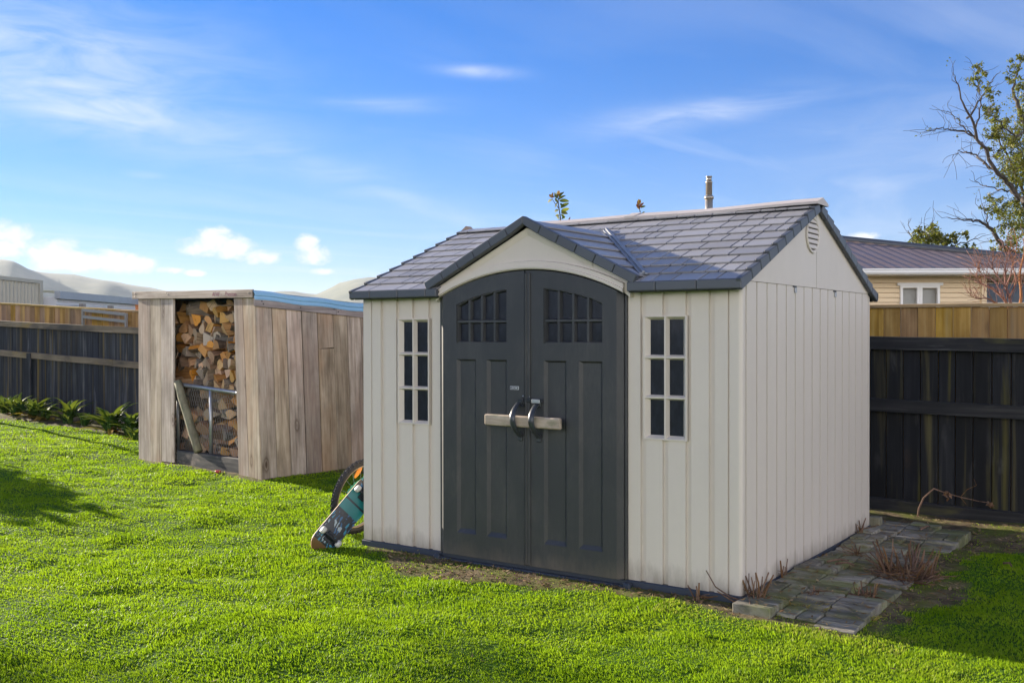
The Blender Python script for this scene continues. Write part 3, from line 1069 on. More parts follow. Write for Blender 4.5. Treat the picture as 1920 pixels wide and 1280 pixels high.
# handles: flattened bows
for door, hx in ((dl, 1.462), (drr, 1.610)):
    b = SB()
    pts = []
    N = 14
    for i in range(N + 1):
        t = i / N
        z = 1.085 - .225 * t
        y = -.058 - .098 * math.sin(PI * min(1, t * 1.02 + .02)) ** .7
        pts.append((hx + .012 * t, y, z))
    prev = None
    vs = []
    for i, p in enumerate(pts):
        tx = Vector(pts[min(i + 1, N)]) - Vector(pts[max(i - 1, 0)])
        tx.normalize()
        sd = Vector((1, 0, 0)); nn = sd.cross(tx).normalized()
        wd, th = .0185 + .005 * math.sin(PI * i / N), .011
        for k in range(10):
            w = 2 * PI * k / 10
            vs.append(tuple(Vector(p) + sd * wd * math.cos(w) + nn * th * math.sin(w)))
    fs = []
    for i in range(N):
        for k in range(10):
            fs.append((i * 10 + k, i * 10 + (k + 1) % 10, (i + 1) * 10 + (k + 1) % 10, (i + 1) * 10 + k))
    b.add(vs, fs, 0, True)
    for z, dz in ((1.092, .028), (.862, .03)):
        b.cbox(hx - .012, hx + .026, -.072, -.0625, z - dz, z + dz * .6, .006)
    b.build('handle', M['handle'], door)
# hasp
b = SB()
b.cbox(1.484, 1.560, -.076, -.0635, 1.092, 1.122, .002, 1)
b.cbox(1.530, 1.655, -.084, -.0765, 1.094, 1.120, .002, 1)
b.cbox(1.578, 1.642, -.094, -.0845, 1.090, 1.117, .003, 0)
b.tube([(1.500, -.080, 1.127), (1.500, -.080, 1.07)], .004, 8, 1)
b.tube([(1.510, -.08, 1.078), (1.505, -.09, 1.062), (1.495, -.09, 1.062), (1.492, -.08, 1.078)], .004, 6, 1)
for x, z in ((1.497, 1.134), (1.547, 1.130), (1.61, 1.104)):
    b.tube([(x, -.066, z), (x, -.072, z)], .005, 8, 0)
b.build('latch', [M['zinc'], M['darksteel']], shed)
# maker's badge
b = SB()
b.cbox(1.388, 1.458, -.0645, -.0625, 1.174, 1.196, .0008, 0)
bd = b.build('badge', M['white'], shed)
b = SB()
b.cbox(1.3905, 1.4555, -.0655, -.0646, 1.1765, 1.1935, .0004, 0)
b.build('badge_face', M['darksteel'], bd)
text_obj('LIFETIME', .0135, M['white'], 'badge_lettering', bd, Matrix.Translation((1.423, -.0662, 1.185)) @ Matrix.Rotation(PI / 2, 4, 'X'), .0004, .1)

# side windows of the front wall
for mir in (False, True):
    b = SB()
    cols_ = [(WX0, .4935), (.4935, WX1)]
    zs_ = [(WZ0, 1.1530), (1.1530, 1.4015), (1.4015, WZ1)]
    YO, YM, YG = -.010, -.006, .022
    fx = (lambda x: SW - x) if mir else (lambda x: x)

    def q4(A, B_, C_, D_):
        pts = [(fx(p[0]), p[1], p[2]) for p in (A, B_, C_, D_)]
        b.quad(*(pts[::-1] if mir else pts))
    for ci, (u0, u1) in enumerate(cols_):
        for ri, (w0, w1) in enumerate(zs_):
            P = [(u0, w0), (u1, w0), (u1, w1), (u0, w1)]
            l = .036 if ci == 0 else .0175; r = .036 if ci == 1 else .0175
            d_ = .026 if ri == 0 else .0155; t_ = .024 if ri == 2 else .0155
            Q = [(u0 + l, w0 + d_), (u1 - r, w0 + d_), (u1 - r, w1 - t_), (u0 + l, w1 - t_)]
            R_ = []
            for (px_, pz_), (qx_, qz_), (kx, kz) in zip(P, Q, [(0, 0), (1, 0), (1, 1), (0, 1)]):
                R_.append((px_ + (qx_ - px_) * .30, pz_ + (qz_ - pz_) * .30))
            for i in range(4):
                j = (i + 1) % 4
                q4((P[i][0], YO, P[i][1]), (P[j][0], YO, P[j][1]), (R_[j][0], YO, R_[j][1]), (R_[i][0], YO, R_[i][1]))
                q4((R_[i][0], YO, R_[i][1]), (R_[j][0], YO, R_[j][1]), (Q[j][0], YG, Q[j][1]), (Q[i][0], YG, Q[i][1]))
    # outer return of the frame
    for (A, B_) in (((WX0, WZ0), (WX1, WZ0)), ((WX1, WZ0), (WX1, WZ1)), ((WX1, WZ1), (WX0, WZ1)), ((WX0, WZ1), (WX0, WZ0))):
        q4((A[0], .014, A[1]), (B_[0], .014, B_[1]), (B_[0], YO, B_[1]), (A[0], YO, A[1]))
    w = b.build('window', M['beige'], shed)
    b = SB()
    q4((WX0 + .01, YG + .001, WZ0 + .01), (WX1 - .01, YG + .001, WZ0 + .01), (WX1 - .01, YG + .001, WZ1 - .01), (WX0 + .01, YG + .001, WZ1 - .01))
    b.build('pane', M['glass'], w)
# dark inside floor so the panes look into a closed room
b = SB()
b.quad((.02, .03, .004), (2.98, .03, .004), (2.98, 2.68, .004), (.02, 2.68, .004))
b.build('floor', M['rim'], shed)

# ---- bar pushed through the handles
bar = SB()
bar.cbox(1.212, 1.812, -.122, -.085, .932, 1.006, .008, 0, None, lambda i, c: (0 if i not in (1, 5) else .012 * (i == 1), 0, -.004 * (c.x > 1.5)))
bo = bar.build('timber_bar', M['barwood'])
tag(bo, 'pale weathered timber bar pushed through both shed door handles', 'bar')

# ================================================================== WOODSHED
WO = Vector((-5.575, 2.032, 0.0)); WA = math.radians(-6.66)
ws = thing('timber_woodshed', 'lean-to woodshed of grey weathered planks with pale blue roof sheet', 'woodshed', WO, WA)
rr = random.Random(3)
WM = Matrix.Translation(WO) @ Matrix.Rotation(WA, 4, 'Z')


def lean(z):
    return -.105 * max(0, z) / 1.94


b = MB()
for x0, x1, zb, zt in ((0.0, .278, .015, 1.985), (.283, .522, -.005, 1.98), (.527, .802, .03, 1.975)):
    b.cbox(x0, x1, -.024, 0, zb, zt, .004, 0, None, lambda i, c: (rr.uniform(-.006, .006), rr.uniform(-.003, .003), rr.uniform(-.006, .006)))
b.build('front_plank', M['plank'], ws)
b = MB()
for x0, x1, zb, zt in ((2.125, 2.318, -.05, 1.95), (2.324, 2.545, -.06, 1.945)):
    b.cbox(x0, x1, -.024, 0, zb, zt, .004, 0, None, lambda i, c: (lean(c.z) * (.8 if c.x < 2.3 else 1.1), 0, rr.uniform(-.005, .005)))
b.build('front_plank', M['plank'], ws)
b = MB()
ys = [-.024, .185, .372, .580, .795, 1.02, 1.225, 1.43, 1.64, 1.86]
for y0, y1 in zip(ys[:-1], ys[1:]):
    zb = rr.uniform(-.07, -.03)
    split = rr.random() < .55
    zt = 1.90 - .073 * (y0 + y1) / 2
    zs = rr.uniform(1.35, 1.5)
    for za, zc in (((zb, zs - .002), (zs + .002, zt)) if split and y0 > .7 else ((zb, zt),)):
        b.cbox(2.522, 2.546, y0 + .005, y1 - .005, za, zc, .004, 0, None, lambda i, c: (lean(c.z) + rr.uniform(-.004, .004), rr.uniform(-.003, .003), rr.uniform(-.01, .01)))
b.build('side_plank', M['plank'], ws)
b = MB()
for k in range(9):
    y0 = .0 + k * .207
    b.cbox(.0, .022, y0 + .003, y0 + .204, .0, 2.035 - .073 * y0, .003)
for k in range(11):
    x0 = .02 + k * .22
    b.cbox(x0, x0 + .216, 1.84, 1.86, .0, 1.885, .003)
b.build('back_plank', M['plank'], ws)
b = MB()
bm_sk = lambda i, c: (0, 0, -.043 * (c.x + .097) / 2.52)
b.cbox(-.097, 2.428, -.050, -.026, 1.978, 2.068, .004, 0, None, bm_sk)
hdr = b.build('header_board', M['plankx'], ws)
for x, z in ((.70, 2.03), (.730, 2.012), (2.36, 1.985), (-.02, 2.04), (-.02, 2.005)):
    b = MB()
    b.tube([(x, -.0495, z), (x, -.053, z)], .008, 7)
    b.build('nail', M['darksteel'], hdr)
R = Matrix.Rotation(PI / 2, 4, 'X')
for body, x, sz, sh in (('AFAF', 1.735, .066, .12), ('~', 1.845, .06, 0), ('Preston', 2.02, .070, .18)):
    t = text_obj(body, sz, M['ink'], 'painted_lettering', hdr, WM @ Matrix.Translation((x, -.0508, 1.992 - .017 * (x - 1.5))) @ Matrix.Rotation(.017, 4, 'Y') @ R, .0004, sh)
b = MB()
bm_sk2 = lambda i, c: (lean(1.87), 0, -.073 * c.y)
b.cbox(2.548, 2.572, -.05, 1.05, 1.842, 1.925, .004, 0, None, bm_sk2)
b.cbox(2.548, 2.572, 1.054, 1.95, 1.842, 1.925, .004, 0, None, bm_sk2)
b.build('side_fascia', M['planky'], ws)
for y, z in ((.04, 1.90), (.06, 1.87), (.55, 1.84), (1.02, 1.83), (1.08, 1.80), (1.12, 1.83)):
    b = MB()
    b.tube([(2.571 + lean(1.87), y, z), (2.575 + lean(1.87), y, z)], .008, 7)
    b.build('nail', M['darksteel'], ws)
# corrugated roof: ribs run front to back, folded flashing down the side
b = MB()
n = 150
for i in range(n):
    xa, xb = -.10 + 2.55 * i / n, -.10 + 2.55 * (i + 1) / n
    za, zb = .012 * math.sin(xa * 2 * PI / .076), .012 * math.sin(xb * 2 * PI / .076)
    f = lambda x, z, y: (x, y, 2.002 - .043 * (x + .097) / 2.52 * .6 + .020 - .073 * y + z)
    b.add([f(xa, za, -.045), f(xb, zb, -.045), f(xb, zb, 1.98), f(xa, za, 1.98)], [(0, 1, 2, 3)], 0, True)
pf = [(-.03, .100), (.012, .088), (.014, .070), (.026, .064), (.026, .046), (.014, .040), (.016, .020), (.028, .014), (.028, .0), (.020, -.002)]
for (xa, za), (xb, zb) in zip(pf[:-1], pf[1:]):
    f = lambda x, z, y: (2.552 + lean(1.87) + x, y, 1.925 - .073 * y + z - .012 + .006 * math.sin(y * 9))
    for k in range(16):
        y0, y1 = -.055 + 2.05 * k / 16, -.055 + 2.05 * (k + 1) / 16
        b.quad(f(xa, za, y0), f(xa, za, y1), f(xb, zb, y1), f(xb, zb, y0))
b.build('roof', M['blueroof'], ws)
b = MB()
b.cbox(.80, 2.14, .005, .105, -.04, .186, .012, 0, None, lambda i, c: (0, rr.uniform(-.006, .006), rr.uniform(-.008, .008)))
b.build('sill_sleeper', M['sleeper'], ws)
b = MB()
b.box(.03, 2.5, .11, 1.83, -.03, .06)
b.build('floor', M['soil'], ws)

# ---- mesh gate laid across the opening
gt = thing('wire_gate', 'galvanised tube gate with wire netting holding in the firewood', 'gate', WO + Vector((1.45, -.03, .16)), WA)
GM = Matrix.Translation(gt.location) @ Matrix.Rotation(WA, 4, 'Z')
GI = GM.inverted() @ WM
b = MB()
P = lambda x, y, z: tuple(GI @ Vector((x, y, z)))
b.tube([P(.70, .09, .957), P(1.40, .09, .924), P(2.12, .09, .888)], .023, 10)
b.tube([P(1.405, .09, .92), P(1.415, .088, .18)], .021, 10)
b.tube([P(.71, .09, .95), P(.71, .09, .10)], .02, 8); b.tube([P(2.11, .09, .89), P(2.11, .09, .10)], .02, 8)
for k in range(26):
    x = .84 + k * .05
    b.tube([P(x - .006, .09, .951 - .049 * (x - .8)), P(x + .006, .09, .951 - .049 * (x - .8))], .0255, 8)
b.build('frame', M['zinc'], gt)
b = MB()
cw, ch = .048, .058
nx, nz = 27, 13
for j in range(nz):
    for i in range(nx):
        x = .72 + cw * i + (cw / 2 if j % 2 else 0); z = .17 + ch * j
        zlim = .945 - .049 * (x - .8)
        if z > zlim - .01:
            continue
        for sx in (-1, 1):
            b.tube([P(x, .112, z), P(x + sx * cw * .42, .114, z + ch * .45), P(x + sx * cw * .5, .112, min(zlim, z + ch))], .0013, 3, cap=False)
b.build('wire_netting', M['zinc'], gt)
# ---- leaning round post
b = MB()
p0, p1 = Vector((1.285, .005, .20)), Vector((.80, .03, .985))
N = 8
b.tube([WM @ (p0.lerp(p1, i / N) + Vector((.004 * math.sin(i * 2), 0, .003 * math.cos(i * 3)))) for i in range(N + 1)], [.050 - .003 * (i % 2) for i in range(N + 1)], 14)
po = b.build('round_post', M['post'])
tag(po, 'lichened round post leaning across the opening of the woodshed', 'post')

# ---- firewood: every split piece its own object


def log_mesh(w, h, ln, kind):
    """split firewood billet along local Y: a wedge, half round or slab with flat sawn ends (0), split faces (1), bark (2)"""
    form = rr.choice(['wedge', 'wedge', 'half', 'slab', 'quarter'])
    pts = []
    if form == 'slab':
        for sx, sz in ((-1, -1), (1, -1), (1, 1), (-1, 1)):
            pts.append((sx * .5 * rr.uniform(.75, 1.05), sz * .42 * rr.uniform(.75, 1.1)))
        barks = {rr.choice([0, 2])}
    else:
        sp = {'wedge': rr.uniform(1.0, 1.5), 'quarter': PI / 2, 'half': rr.uniform(2.4, 3.0)}[form]
        na = 5
        pts.append((rr.uniform(-.05, .05), -.45 if form != 'half' else -.18))
        for k in range(na + 1):
            t = PI / 2 - sp / 2 + sp * k / na
            R_ = (1.0 if form != 'half' else .62) * rr.uniform(.94, 1.05)
            pts.append((math.cos(t) * R_ * (.62 if form == 'quarter' else .8), (math.sin(t) * R_ - .45) if form != 'half' else math.sin(t) * R_ - .18))
        barks = set(range(1, na + 1))
    a0 = rr.uniform(0, 2 * PI)
    c, s = math.cos(a0), math.sin(a0)
    pts = [((x * c - z * s) * w * .86, (x * s + z * c) * h * .98) for x, z in pts]
    m_ = len(pts)
    NL = 6
    sd = rr.uniform(0, 100)
    tx, tz = rr.gauss(0, .18), rr.gauss(0, .18)
    vs = []
    for j in range(NL + 1):
        y = -ln / 2 + ln * j / NL
        for k, (x, z) in enumerate(pts):
            q = Vector((x * 14 + sd, y * 7, z * 14))
            am = .010 if 0 < j < NL else .004
            vs.append((x + mnoise.noise(q) * am, y + (x * tx + z * tz if j in (0, NL) else 0), z + mnoise.noise(q + Vector((0, 9, 0))) * am))
    me = bpy.data.meshes.new('firewood_log')
    fs = [tuple(range(m_)), tuple(NL * m_ + k for k in range(m_ - 1, -1, -1))]
    mi = [0, 0]
    for j in range(NL):
        for k in range(m_):
            fs.append((j * m_ + (k + 1) % m_, j * m_ + k, (j + 1) * m_ + k, (j + 1) * m_ + (k + 1) % m_))
            mi.append(2 if k in barks else 1)
    me.from_pydata(vs, [], fs)
    for mm in LOGM[kind]:
        me.materials.append(mm)
    me.polygons.foreach_set('material_index', mi)
    me.update()
    return me


KIND_WORDS = {'orange': 'orange freshly split', 'tan': 'tan split', 'brown': 'dark brown split', 'grey': 'grey bark-covered', 'pale': 'pale dry split'}
ORD = ['first', 'second', 'third', 'fourth', 'fifth', 'sixth', 'seventh', 'eighth', 'ninth', 'tenth', 'eleventh', 'twelfth', 'thirteenth', 'fourteenth', 'fifteenth', 'sixteenth', 'seventeenth', 'eighteenth', 'nineteenth', 'twentieth', 'twenty-first', 'twenty-second', 'twenty-third', 'twenty-fourth']
rows = []
z = .165
while z < 1.83:
    hh = rr.uniform(.098, .135)
    row = []
    x = .44 + rr.uniform(-.02, .05)
    while x < 2.04:
        w = rr.uniform(.108, .185) * (1.25 if z < .9 else 1)
        row.append((x + w / 2, z + hh / 2 + rr.uniform(-.02, .02), w, hh))
        x += w
    rows.append(row)
    z += hh * .93
rows[-1] = [q for q in rows[-1] if q[0] < 1.55]
nrow = len(rows)
for ri, row in enumerate(reversed(rows)):
    low = row[0][1] < .92
    for ci, (x, z, w, hh) in enumerate(row):
        if low:
            kind = rr.choices(['orange', 'tan', 'brown', 'grey', 'pale'], [4, 4, 3, 2, 2.5])[0]
        else:
            kind = rr.choices(['orange', 'tan', 'brown', 'grey', 'pale'], [7, 6, 2.5, 2.5, .5])[0]
        side_on = rr.random() < (.38 if low else .10)
        ln = rr.uniform(.27, .34)
        me = log_mesh(w * 1.18, hh * 1.32, ln, kind)
        o = bpy.data.objects.new('firewood_log', me)
        COL.objects.link(o)
        yy = .14 + ln / 2 + rr.uniform(0, .11)
        rot = (rr.gauss(0, .13), rr.gauss(0, .2), rr.gauss(-.1, .28))
        if side_on:
            rot = (rr.gauss(0, .2), rr.gauss(0, .45), PI / 2 + rr.gauss(0, .3)); yy = .15 + w * .6 + rr.uniform(0, .04)
        o.matrix_world = WM @ Matrix.Translation((x, yy, z)) @ Matrix.Rotation(rot[2], 4, 'Z') @ Matrix.Rotation(rot[1], 4, 'Y') @ Matrix.Rotation(rot[0], 4, 'X')
        rw = 'top row' if ri == 0 else ('bottom row' if ri == nrow - 1 else ORD[ri] + ' row down')
        tag(o, '%s log, %s from left in the %s of the woodpile' % (KIND_WORDS[kind], ORD[ci], rw), 'firewood', 'split firewood stacked in the woodshed')
# thin batten on the top of the pile
b = MB()
b.cbox(1.30, 1.98, .22, .25, 1.868, 1.882, .003, 0, WM)
tag(b.build('batten', M['caprail']), 'thin pale batten lying on top of the woodpile under the roof', 'batten')

# ================================================================== BICYCLE
def at_x(u, v, x):
    d = ray(u, v)
    return CAM + d * ((x - CAM.x) / d.x)


bike = thing('bicycle', 'bicycle with green guard leaning at the far side of the shed, one wheel showing', 'bicycle', (-.30, .80, -.05))
LN = .19
wv = Vector((math.sin(LN), 0, math.cos(LN))); yv = Vector((0, 1, 0)); nv = Vector((math.cos(LN), 0, -math.sin(LN)))


def wheel(H, Rw):
    fr = lambda a, r, o=0: H + (yv * math.cos(a) + wv * math.sin(a)) * r + nv * o
    b = SB()
    b.tube([fr(-.04, 0, 0) + nv * -.05, H + nv * .05], .016, 10)
    N = 18
    for k in range(N):
        a = 2 * PI * k / N
        b.tube([H + nv * (.028 if k % 2 else -.028) + (yv * math.cos(a + .5) + wv * math.sin(a + .5)) * .018, fr(a, Rw - .042)], .0016, 4, cap=False)
    wh = b.build('wheel', M['zinc'], bike)
    NS = 64

    def torus(mb, Rm, ra, ro, seg=10, mi=0):
        vs = []; fs = []
        for i in range(NS):
            a = 2 * PI * i / NS
            for k in range(seg):
                w = 2 * PI * k / seg
                vs.append(tuple(fr(a, Rm + ra * math.cos(w), ro * math.sin(w))))
        for i in range(NS):
            for k in range(seg):
                fs.append((i * seg + k, ((i + 1) % NS) * seg + k, ((i + 1) % NS) * seg + (k + 1) % seg, i * seg + (k + 1) % seg))
        mb.add(vs, fs, mi, True)
    b = SB()
    torus(b, Rw - .026, .024, .024)
    for i in range(84):
        a = 2 * PI * i / 84
        for o_ in ((-.013, .013) if i % 2 else (0, -.021, .021)):
            rr_ = Rw - .026 + math.sqrt(max(0, .0255 ** 2 - o_ ** 2))
            da = .010 / Rw
            q = [fr(a - da, rr_ - .004, o_ - .005), fr(a + da, rr_ - .004, o_ - .005), fr(a + da, rr_ - .004, o_ + .005), fr(a - da, rr_ - .004, o_ + .005)]
            b.prism(q, (fr(a, 1) - H) * .008)
    b.build('tyre', M['rubber'], wh)
    b = SB()
    torus(b, Rw - .052, .009, .013, 8)
    b.build('rim', M['rimalloy'], wh)
    return wh, fr


H1 = Vector((-.285, .262, .262)); RW = .305
wh, fr = wheel(H1, RW)
b = SB()
c0 = at_x(670, 884, -.262)
ax = (yv * .62 + wv * .78).normalized()
ay = nv.cross(ax)
ring = [tuple(c0 + ax * (.055 * math.cos(2 * PI * k / 16)) + ay * (.020 * math.sin(2 * PI * k / 16))) for k in range(16)]
b.prism(ring, nv * .008)
b.build('reflector', M['orange'], wh)
H2 = Vector((-.285, 1.245, .262))
wheel(H2, RW)
b = SB()
pp = [(684, 892), (676, 897), (669, 902), (664, 904), (663, 908), (658, 910), (657, 914), (653, 917), (651, 923), (656, 926), (661, 922), (664, 921), (668, 916), (673, 914), (678, 907), (685, 902)]
b.prism([tuple(at_x(u, v, -.235)) for u, v in pp], (-.006, 0, 0))
b.build('chain_guard', M['green'], bike)
B_ = lambda y, z, o=0: H1 + yv * (y - H1.y) + wv * (z - H1.z) + nv * o
b = SB()
for a, c, r in ((B_(.50, .62), B_(.80, .30), .018), (B_(.48, .68), B_(.98, .66), .016), (B_(.98, .74), B_(.80, .30), .015), (B_(.80, .30), B_(1.245, .262), .010), (B_(.97, .64), B_(1.245, .262), .009), (B_(.47, .74), B_(.51, .58), .020)):
    b.tube([a, c], r, 8)
b.build('frame', M['green'], bike)
b = SB()
for s in (-.05, .05):
    b.tube([B_(.50, .58), B_(.44, .50, s), B_(.262, .262, s)], .012, 7)
b.build('fork', M['darksteel'], bike)
b = SB()
b.tube([B_(.46, .76, -.20), B_(.45, .80, -.08), B_(.45, .80, .08), B_(.46, .78, .17)], .012, 8)
b.tube([B_(.46, .76), B_(.45, .80)], .014, 8)
b.build('handlebar', M['darksteel'], bike)
b = SB()
b.cbox(-.04, .05, -.13, .12, -.02, .03, .018, 0, Matrix.Translation(B_(1.0, .80)))
b.tube([B_(.98, .72), B_(1.0, .79)], .012, 8)
b.build('saddle', M['rubber'], bike)
b = SB()
b.tube([B_(.80, .30, -.06), B_(.80, .30, .06)], .02, 10)
for s, dz in ((.07, .14), (-.07, -.14)):
    b.tube([B_(.80, .30, s), B_(.84, .30 + dz, s)], .009, 6)
    b.cbox(-.03, .03, -.03, .03, -.01, .01, .004, 0, Matrix.Translation(B_(.84, .30 + dz, s * 1.7)))
b.build('crank', M['darksteel'], bike)

# ================================================================== SKATEBOARD
P0 = Vector((-.155, -.275, -.005)); P1 = Vector((-.035, .090, .365))
ax = (P1 - P0).normalized()
mid = (P0 + P1) / 2
cdir = (CAM - mid).normalized()
nn = (cdir - ax * cdir.dot(ax)).normalized()
nn = (Matrix.Rotation(math.radians(18), 3, ax) @ nn).normalized()
wd = ax.cross(nn).normalized()
sk = thing('skateboard', 'upturned skateboard with worn teal and blue graphic leaning on the bicycle wheel', 'skateboard', mid)
sk.rotation_euler = Matrix((wd, ax, nn)).transposed().to_euler()
L_, W_ = .345, .098
outl = []
for k in range(15):
    a = PI * k / 14
    outl.append((W_ * math.cos(a), L_ - .10 + .10 * math.sin(a) * 1.0))
outl2 = outl + [(-x, -y) for x, y in outl]


def kick(y):
    d = max(0, abs(y) - .235)
    return -d * d * 2.6          # the ends curl away from the wheels


b = MB()
n = len(outl2)
levels = []
# grid across the deck so the kicks bend smoothly
ysl = [-.345, -.338, -.325, -.305, -.285, -.26, -.235, -.15, -.05, .05, .15, .235, .26, .285, .305, .325, .338, .345]


def hw(y):
    d = abs(y) - (L_ - .10)
    return W_ if d <= 0 else W_ * math.sqrt(max(0.0, 1 - (d / .10) ** 2))


TH = .011
xs_ = [-1, -.9, -.6, 0, .6, .9, 1]
vt = {}
for layer in (0, 1):
    for j, y in enumerate(ysl):
        for i, x in enumerate(xs_):
            w_ = hw(y) if abs(y) < .3449 else .012
            b.v.append((x * w_, y, kick(y) + (-TH if layer else 0) - (abs(x) ** 3) * .004))
            vt[(layer, j, i)] = len(b.v) - 1
for j in range(len(ysl) - 1):
    for i in range(6):
        b.f.append((vt[0, j, i], vt[0, j, i + 1], vt[0, j + 1, i + 1], vt[0, j + 1, i])); b.mi.append(0); b.sm.append(True)
        b.f.append((vt[1, j, i + 1], vt[1, j, i], vt[1, j + 1, i], vt[1, j + 1, i + 1])); b.mi.append(2); b.sm.append(True)
    for i in (0, 6):
        b.f.append((vt[0, j, i], vt[0, j + 1, i], vt[1, j + 1, i], vt[1, j, i])); b.mi.append(1); b.sm.append(False)
for j in (0, len(ysl) - 1):
    for i in range(6):
        b.f.append((vt[0, j, i], vt[0, j, i + 1], vt[1, j, i + 1], vt[1, j, i])); b.mi.append(1); b.sm.append(False)
b.build('deck', [M['deck'], M['ply'], M['black']], sk)
for sy in (-.20, .20):
    b = MB()
    b.cbox(-.028, .028, sy - .04, sy + .04, .001, .012, .003)
    b.cbox(-.016, .016, sy - .018, sy + .022, .012, .038, .005)
    b.tube([(-.075, sy, .042), (-.03, sy, .040), (.03, sy, .040), (.075, sy, .042)], [.008, .013, .013, .008], 8)
    tr = b.build('truck', M['darksteel'], sk)
    for sx in (-1, 1):
        b = MB()
        b.tube([(sx * .062, sy, .042), (sx * .067, sy, .042), (sx * .091, sy, .042), (sx * .096, sy, .042)], [.021, .027, .027, .021], 14)
        b.build('wheel', M['offwhite'], tr)

# ================================================================== FENCES


def lin(pts):
    def f(x):
        if x <= pts[0][0]:
            (x0, y0), (x1, y1) = pts[0], pts[1]
        elif x >= pts[-1][0]:
            (x0, y0), (x1, y1) = pts[-2], pts[-1]
        else:
            for (x0, y0), (x1, y1) in zip(pts[:-1], pts[1:]):
                if x0 <= x <= x1:
                    break
        return y0 + (y1 - y0) * (x - x0) / (x1 - x0)
    return f


def sloped_beam(mb, x0, x1, ftop, h, y0, y1, jit=.004, n=None, c=.005):
    n = n or max(1, int((x1 - x0) / .6))
    bm = bmesh.new()
    rings = []
    for i in range(n + 1):
        x = x0 + (x1 - x0) * i / n
        t = ftop(x) + rr.uniform(-jit, jit)
        yo = rr.uniform(-jit, jit)
        rings.append([bm.verts.new(p) for p in ((x, y0 + yo, t - h), (x, y1 + yo, t - h), (x, y1 + yo, t), (x, y0 + c + yo, t), (x, y0 + yo, t - c))])
    for i in range(n):
        for k in range(5):
            bm.faces.new([rings[i][k], rings[i][(k + 1) % 5], rings[i + 1][(k + 1) % 5], rings[i + 1][k]])
    bm.faces.new(rings[0][::-1]); bm.faces.new(rings[-1])
    bmesh.ops.recalc_face_normals(bm, faces=bm.faces[:])
    mb.bm(bm)


# brown fence of the neighbour behind, taller
bf_top = lin([(-12.35, 2.105), (-8.45, 1.915), (2.65, 1.815), (4.0, 1.803)])
bfence = thing('brown_timber_fence', 'tall brown timber fence with flat cap showing above the dark fence', 'fence', (-5, 4.1, 0))
b = SB()
x = -17.5
while x < 7.2:
    w = rr.choice([.148, .15, .152])
    t = bf_top(x + w / 2) - .03
    b.cbox(x + .002, x + w - .002, 4.075 + rr.uniform(-.004, .004), 4.097, hz(x, 4.1) - .1, t, .003)
    x += w
b.build('paling', M['brownfence'], bfence)
b = SB()
for x0, x1 in ((-17.5, -12.6), (-12.598, -9.0), (-8.998, -5), (-4.998, 0), (.002, 7.2)):
    sloped_beam(b, x0, x1, bf_top, .030, 4.045, 4.135, .003)
b.build('cap_rail', M['caprail'], bfence)

# left hand weathered fence
L1 = lin([(-12.32, 1.79), (-8.37, 1.647)]); L2 = lin([(-12.32, 1.28), (-8.37, 1.121)])
fence = thing('weathered_dark_fence', 'dark stained paling fence with lichened rails behind the strappy plants', 'fence', (-9, 4.0, 0))
b = SB()
x = -17.5
while x < -2.45:
    w = rr.choice([.145, .148, .15])
    b.cbox(x + .003, x + w - .003, 3.985 + rr.uniform(-.004, .004), 4.008, hz(x, 4) - .1, L1(x + w / 2) - .035 - rr.uniform(0, .006), .003)
    x += w
b.build('paling', M['bluefence'], fence)
for f in (L1, L2):
    for x0, x1 in ((-17.5, -11.25), (-11.246, -8.95), (-8.946, -2.45)):
        b = SB()
        sloped_beam(b, x0, x1, f, .098, 3.928, 3.980, .004)
        b.build('rail', M['oldrail'], fence)
b = SB()
for x in (-13.9, -11.27, -5.9):
    b = SB()
    b.cbox(x - .055, x + .055, 3.90, 3.9275, hz(x, 4) - .1, L2(x) - .012, .006)
    b.build('post', M['bluefence'], fence)
b = SB()
sloped_beam(b, -17.5, -2.45, lambda x: hz(x, 3.9) + .13, .19, 3.80, 3.85, .006)
b.build('kick_board', M['oldrail'], fence)

# right hand black fence
K1 = lin([(2.65, 1.520), (3.94, 1.497)]); K2 = lin([(2.65, .949), (3.95, .925)]); K3 = lin([(2.66, .035), (3.95, .010)])
bk = thing('black_paling_fence', 'black stained paling fence with three heavy rails beside the paved strip', 'fence', (2, 4.0, 0))
b = SB()
x = -2.44
while x < 7.2:
    w = rr.choice([.145, .15, .152])
    b.cbox(x + .0035, x + w - .0035, 3.985 + rr.uniform(-.003, .003), 4.008, -.12, K1(x + w / 2) - .02, .003)
    x += w
b.build('paling', M['blackfence'], bk)
for f, h, y0 in ((K1, .118, 3.925), (K2, .115, 3.925), (K3, .120, 3.925)):
    b = SB()
    sloped_beam(b, -2.44, 7.2, f, h, y0, 3.978, .004)
    b.build('rail', M['blackrail'], bk)
b = SB()
sloped_beam(b, -2.44, 7.2, lambda x: K3(x) - .128, .10, 3.94, 3.97, .006)
b.build('bottom_board', M['blackrail'], bk)

# steel frame standing on the left fence rail
fr_ = thing('steel_frame', 'grey rectangular steel tube frame standing on the left fence rail', 'frame', (-9.2, 3.955, 1.68))
b = SB()
xa, xb = -9.74, -8.60
za, zb, zc, zd = L1(xa) + .002, L1(xb) + .002, 1.935, 1.850
w = .022
for p, q in (((xa, zc), (xb, zd)), ((xa, za + .13), (xb, zb + .085))):
    b.prism([(p[0], 3.935, p[1] - w), (q[0], 3.935, q[1] - w), (q[0], 3.935, q[1] + w), (p[0], 3.935, p[1] + w)], (0, .035, 0))
for x_, z0, z1 in ((xa, za, zc), (xb, zb, zd)):
    b.box(x_ - w * 1.4, x_ + w * .2, 3.9345, 3.9705, z0, z1 + w + .001)
b.build('tube', M['steelpaint'], fr_)

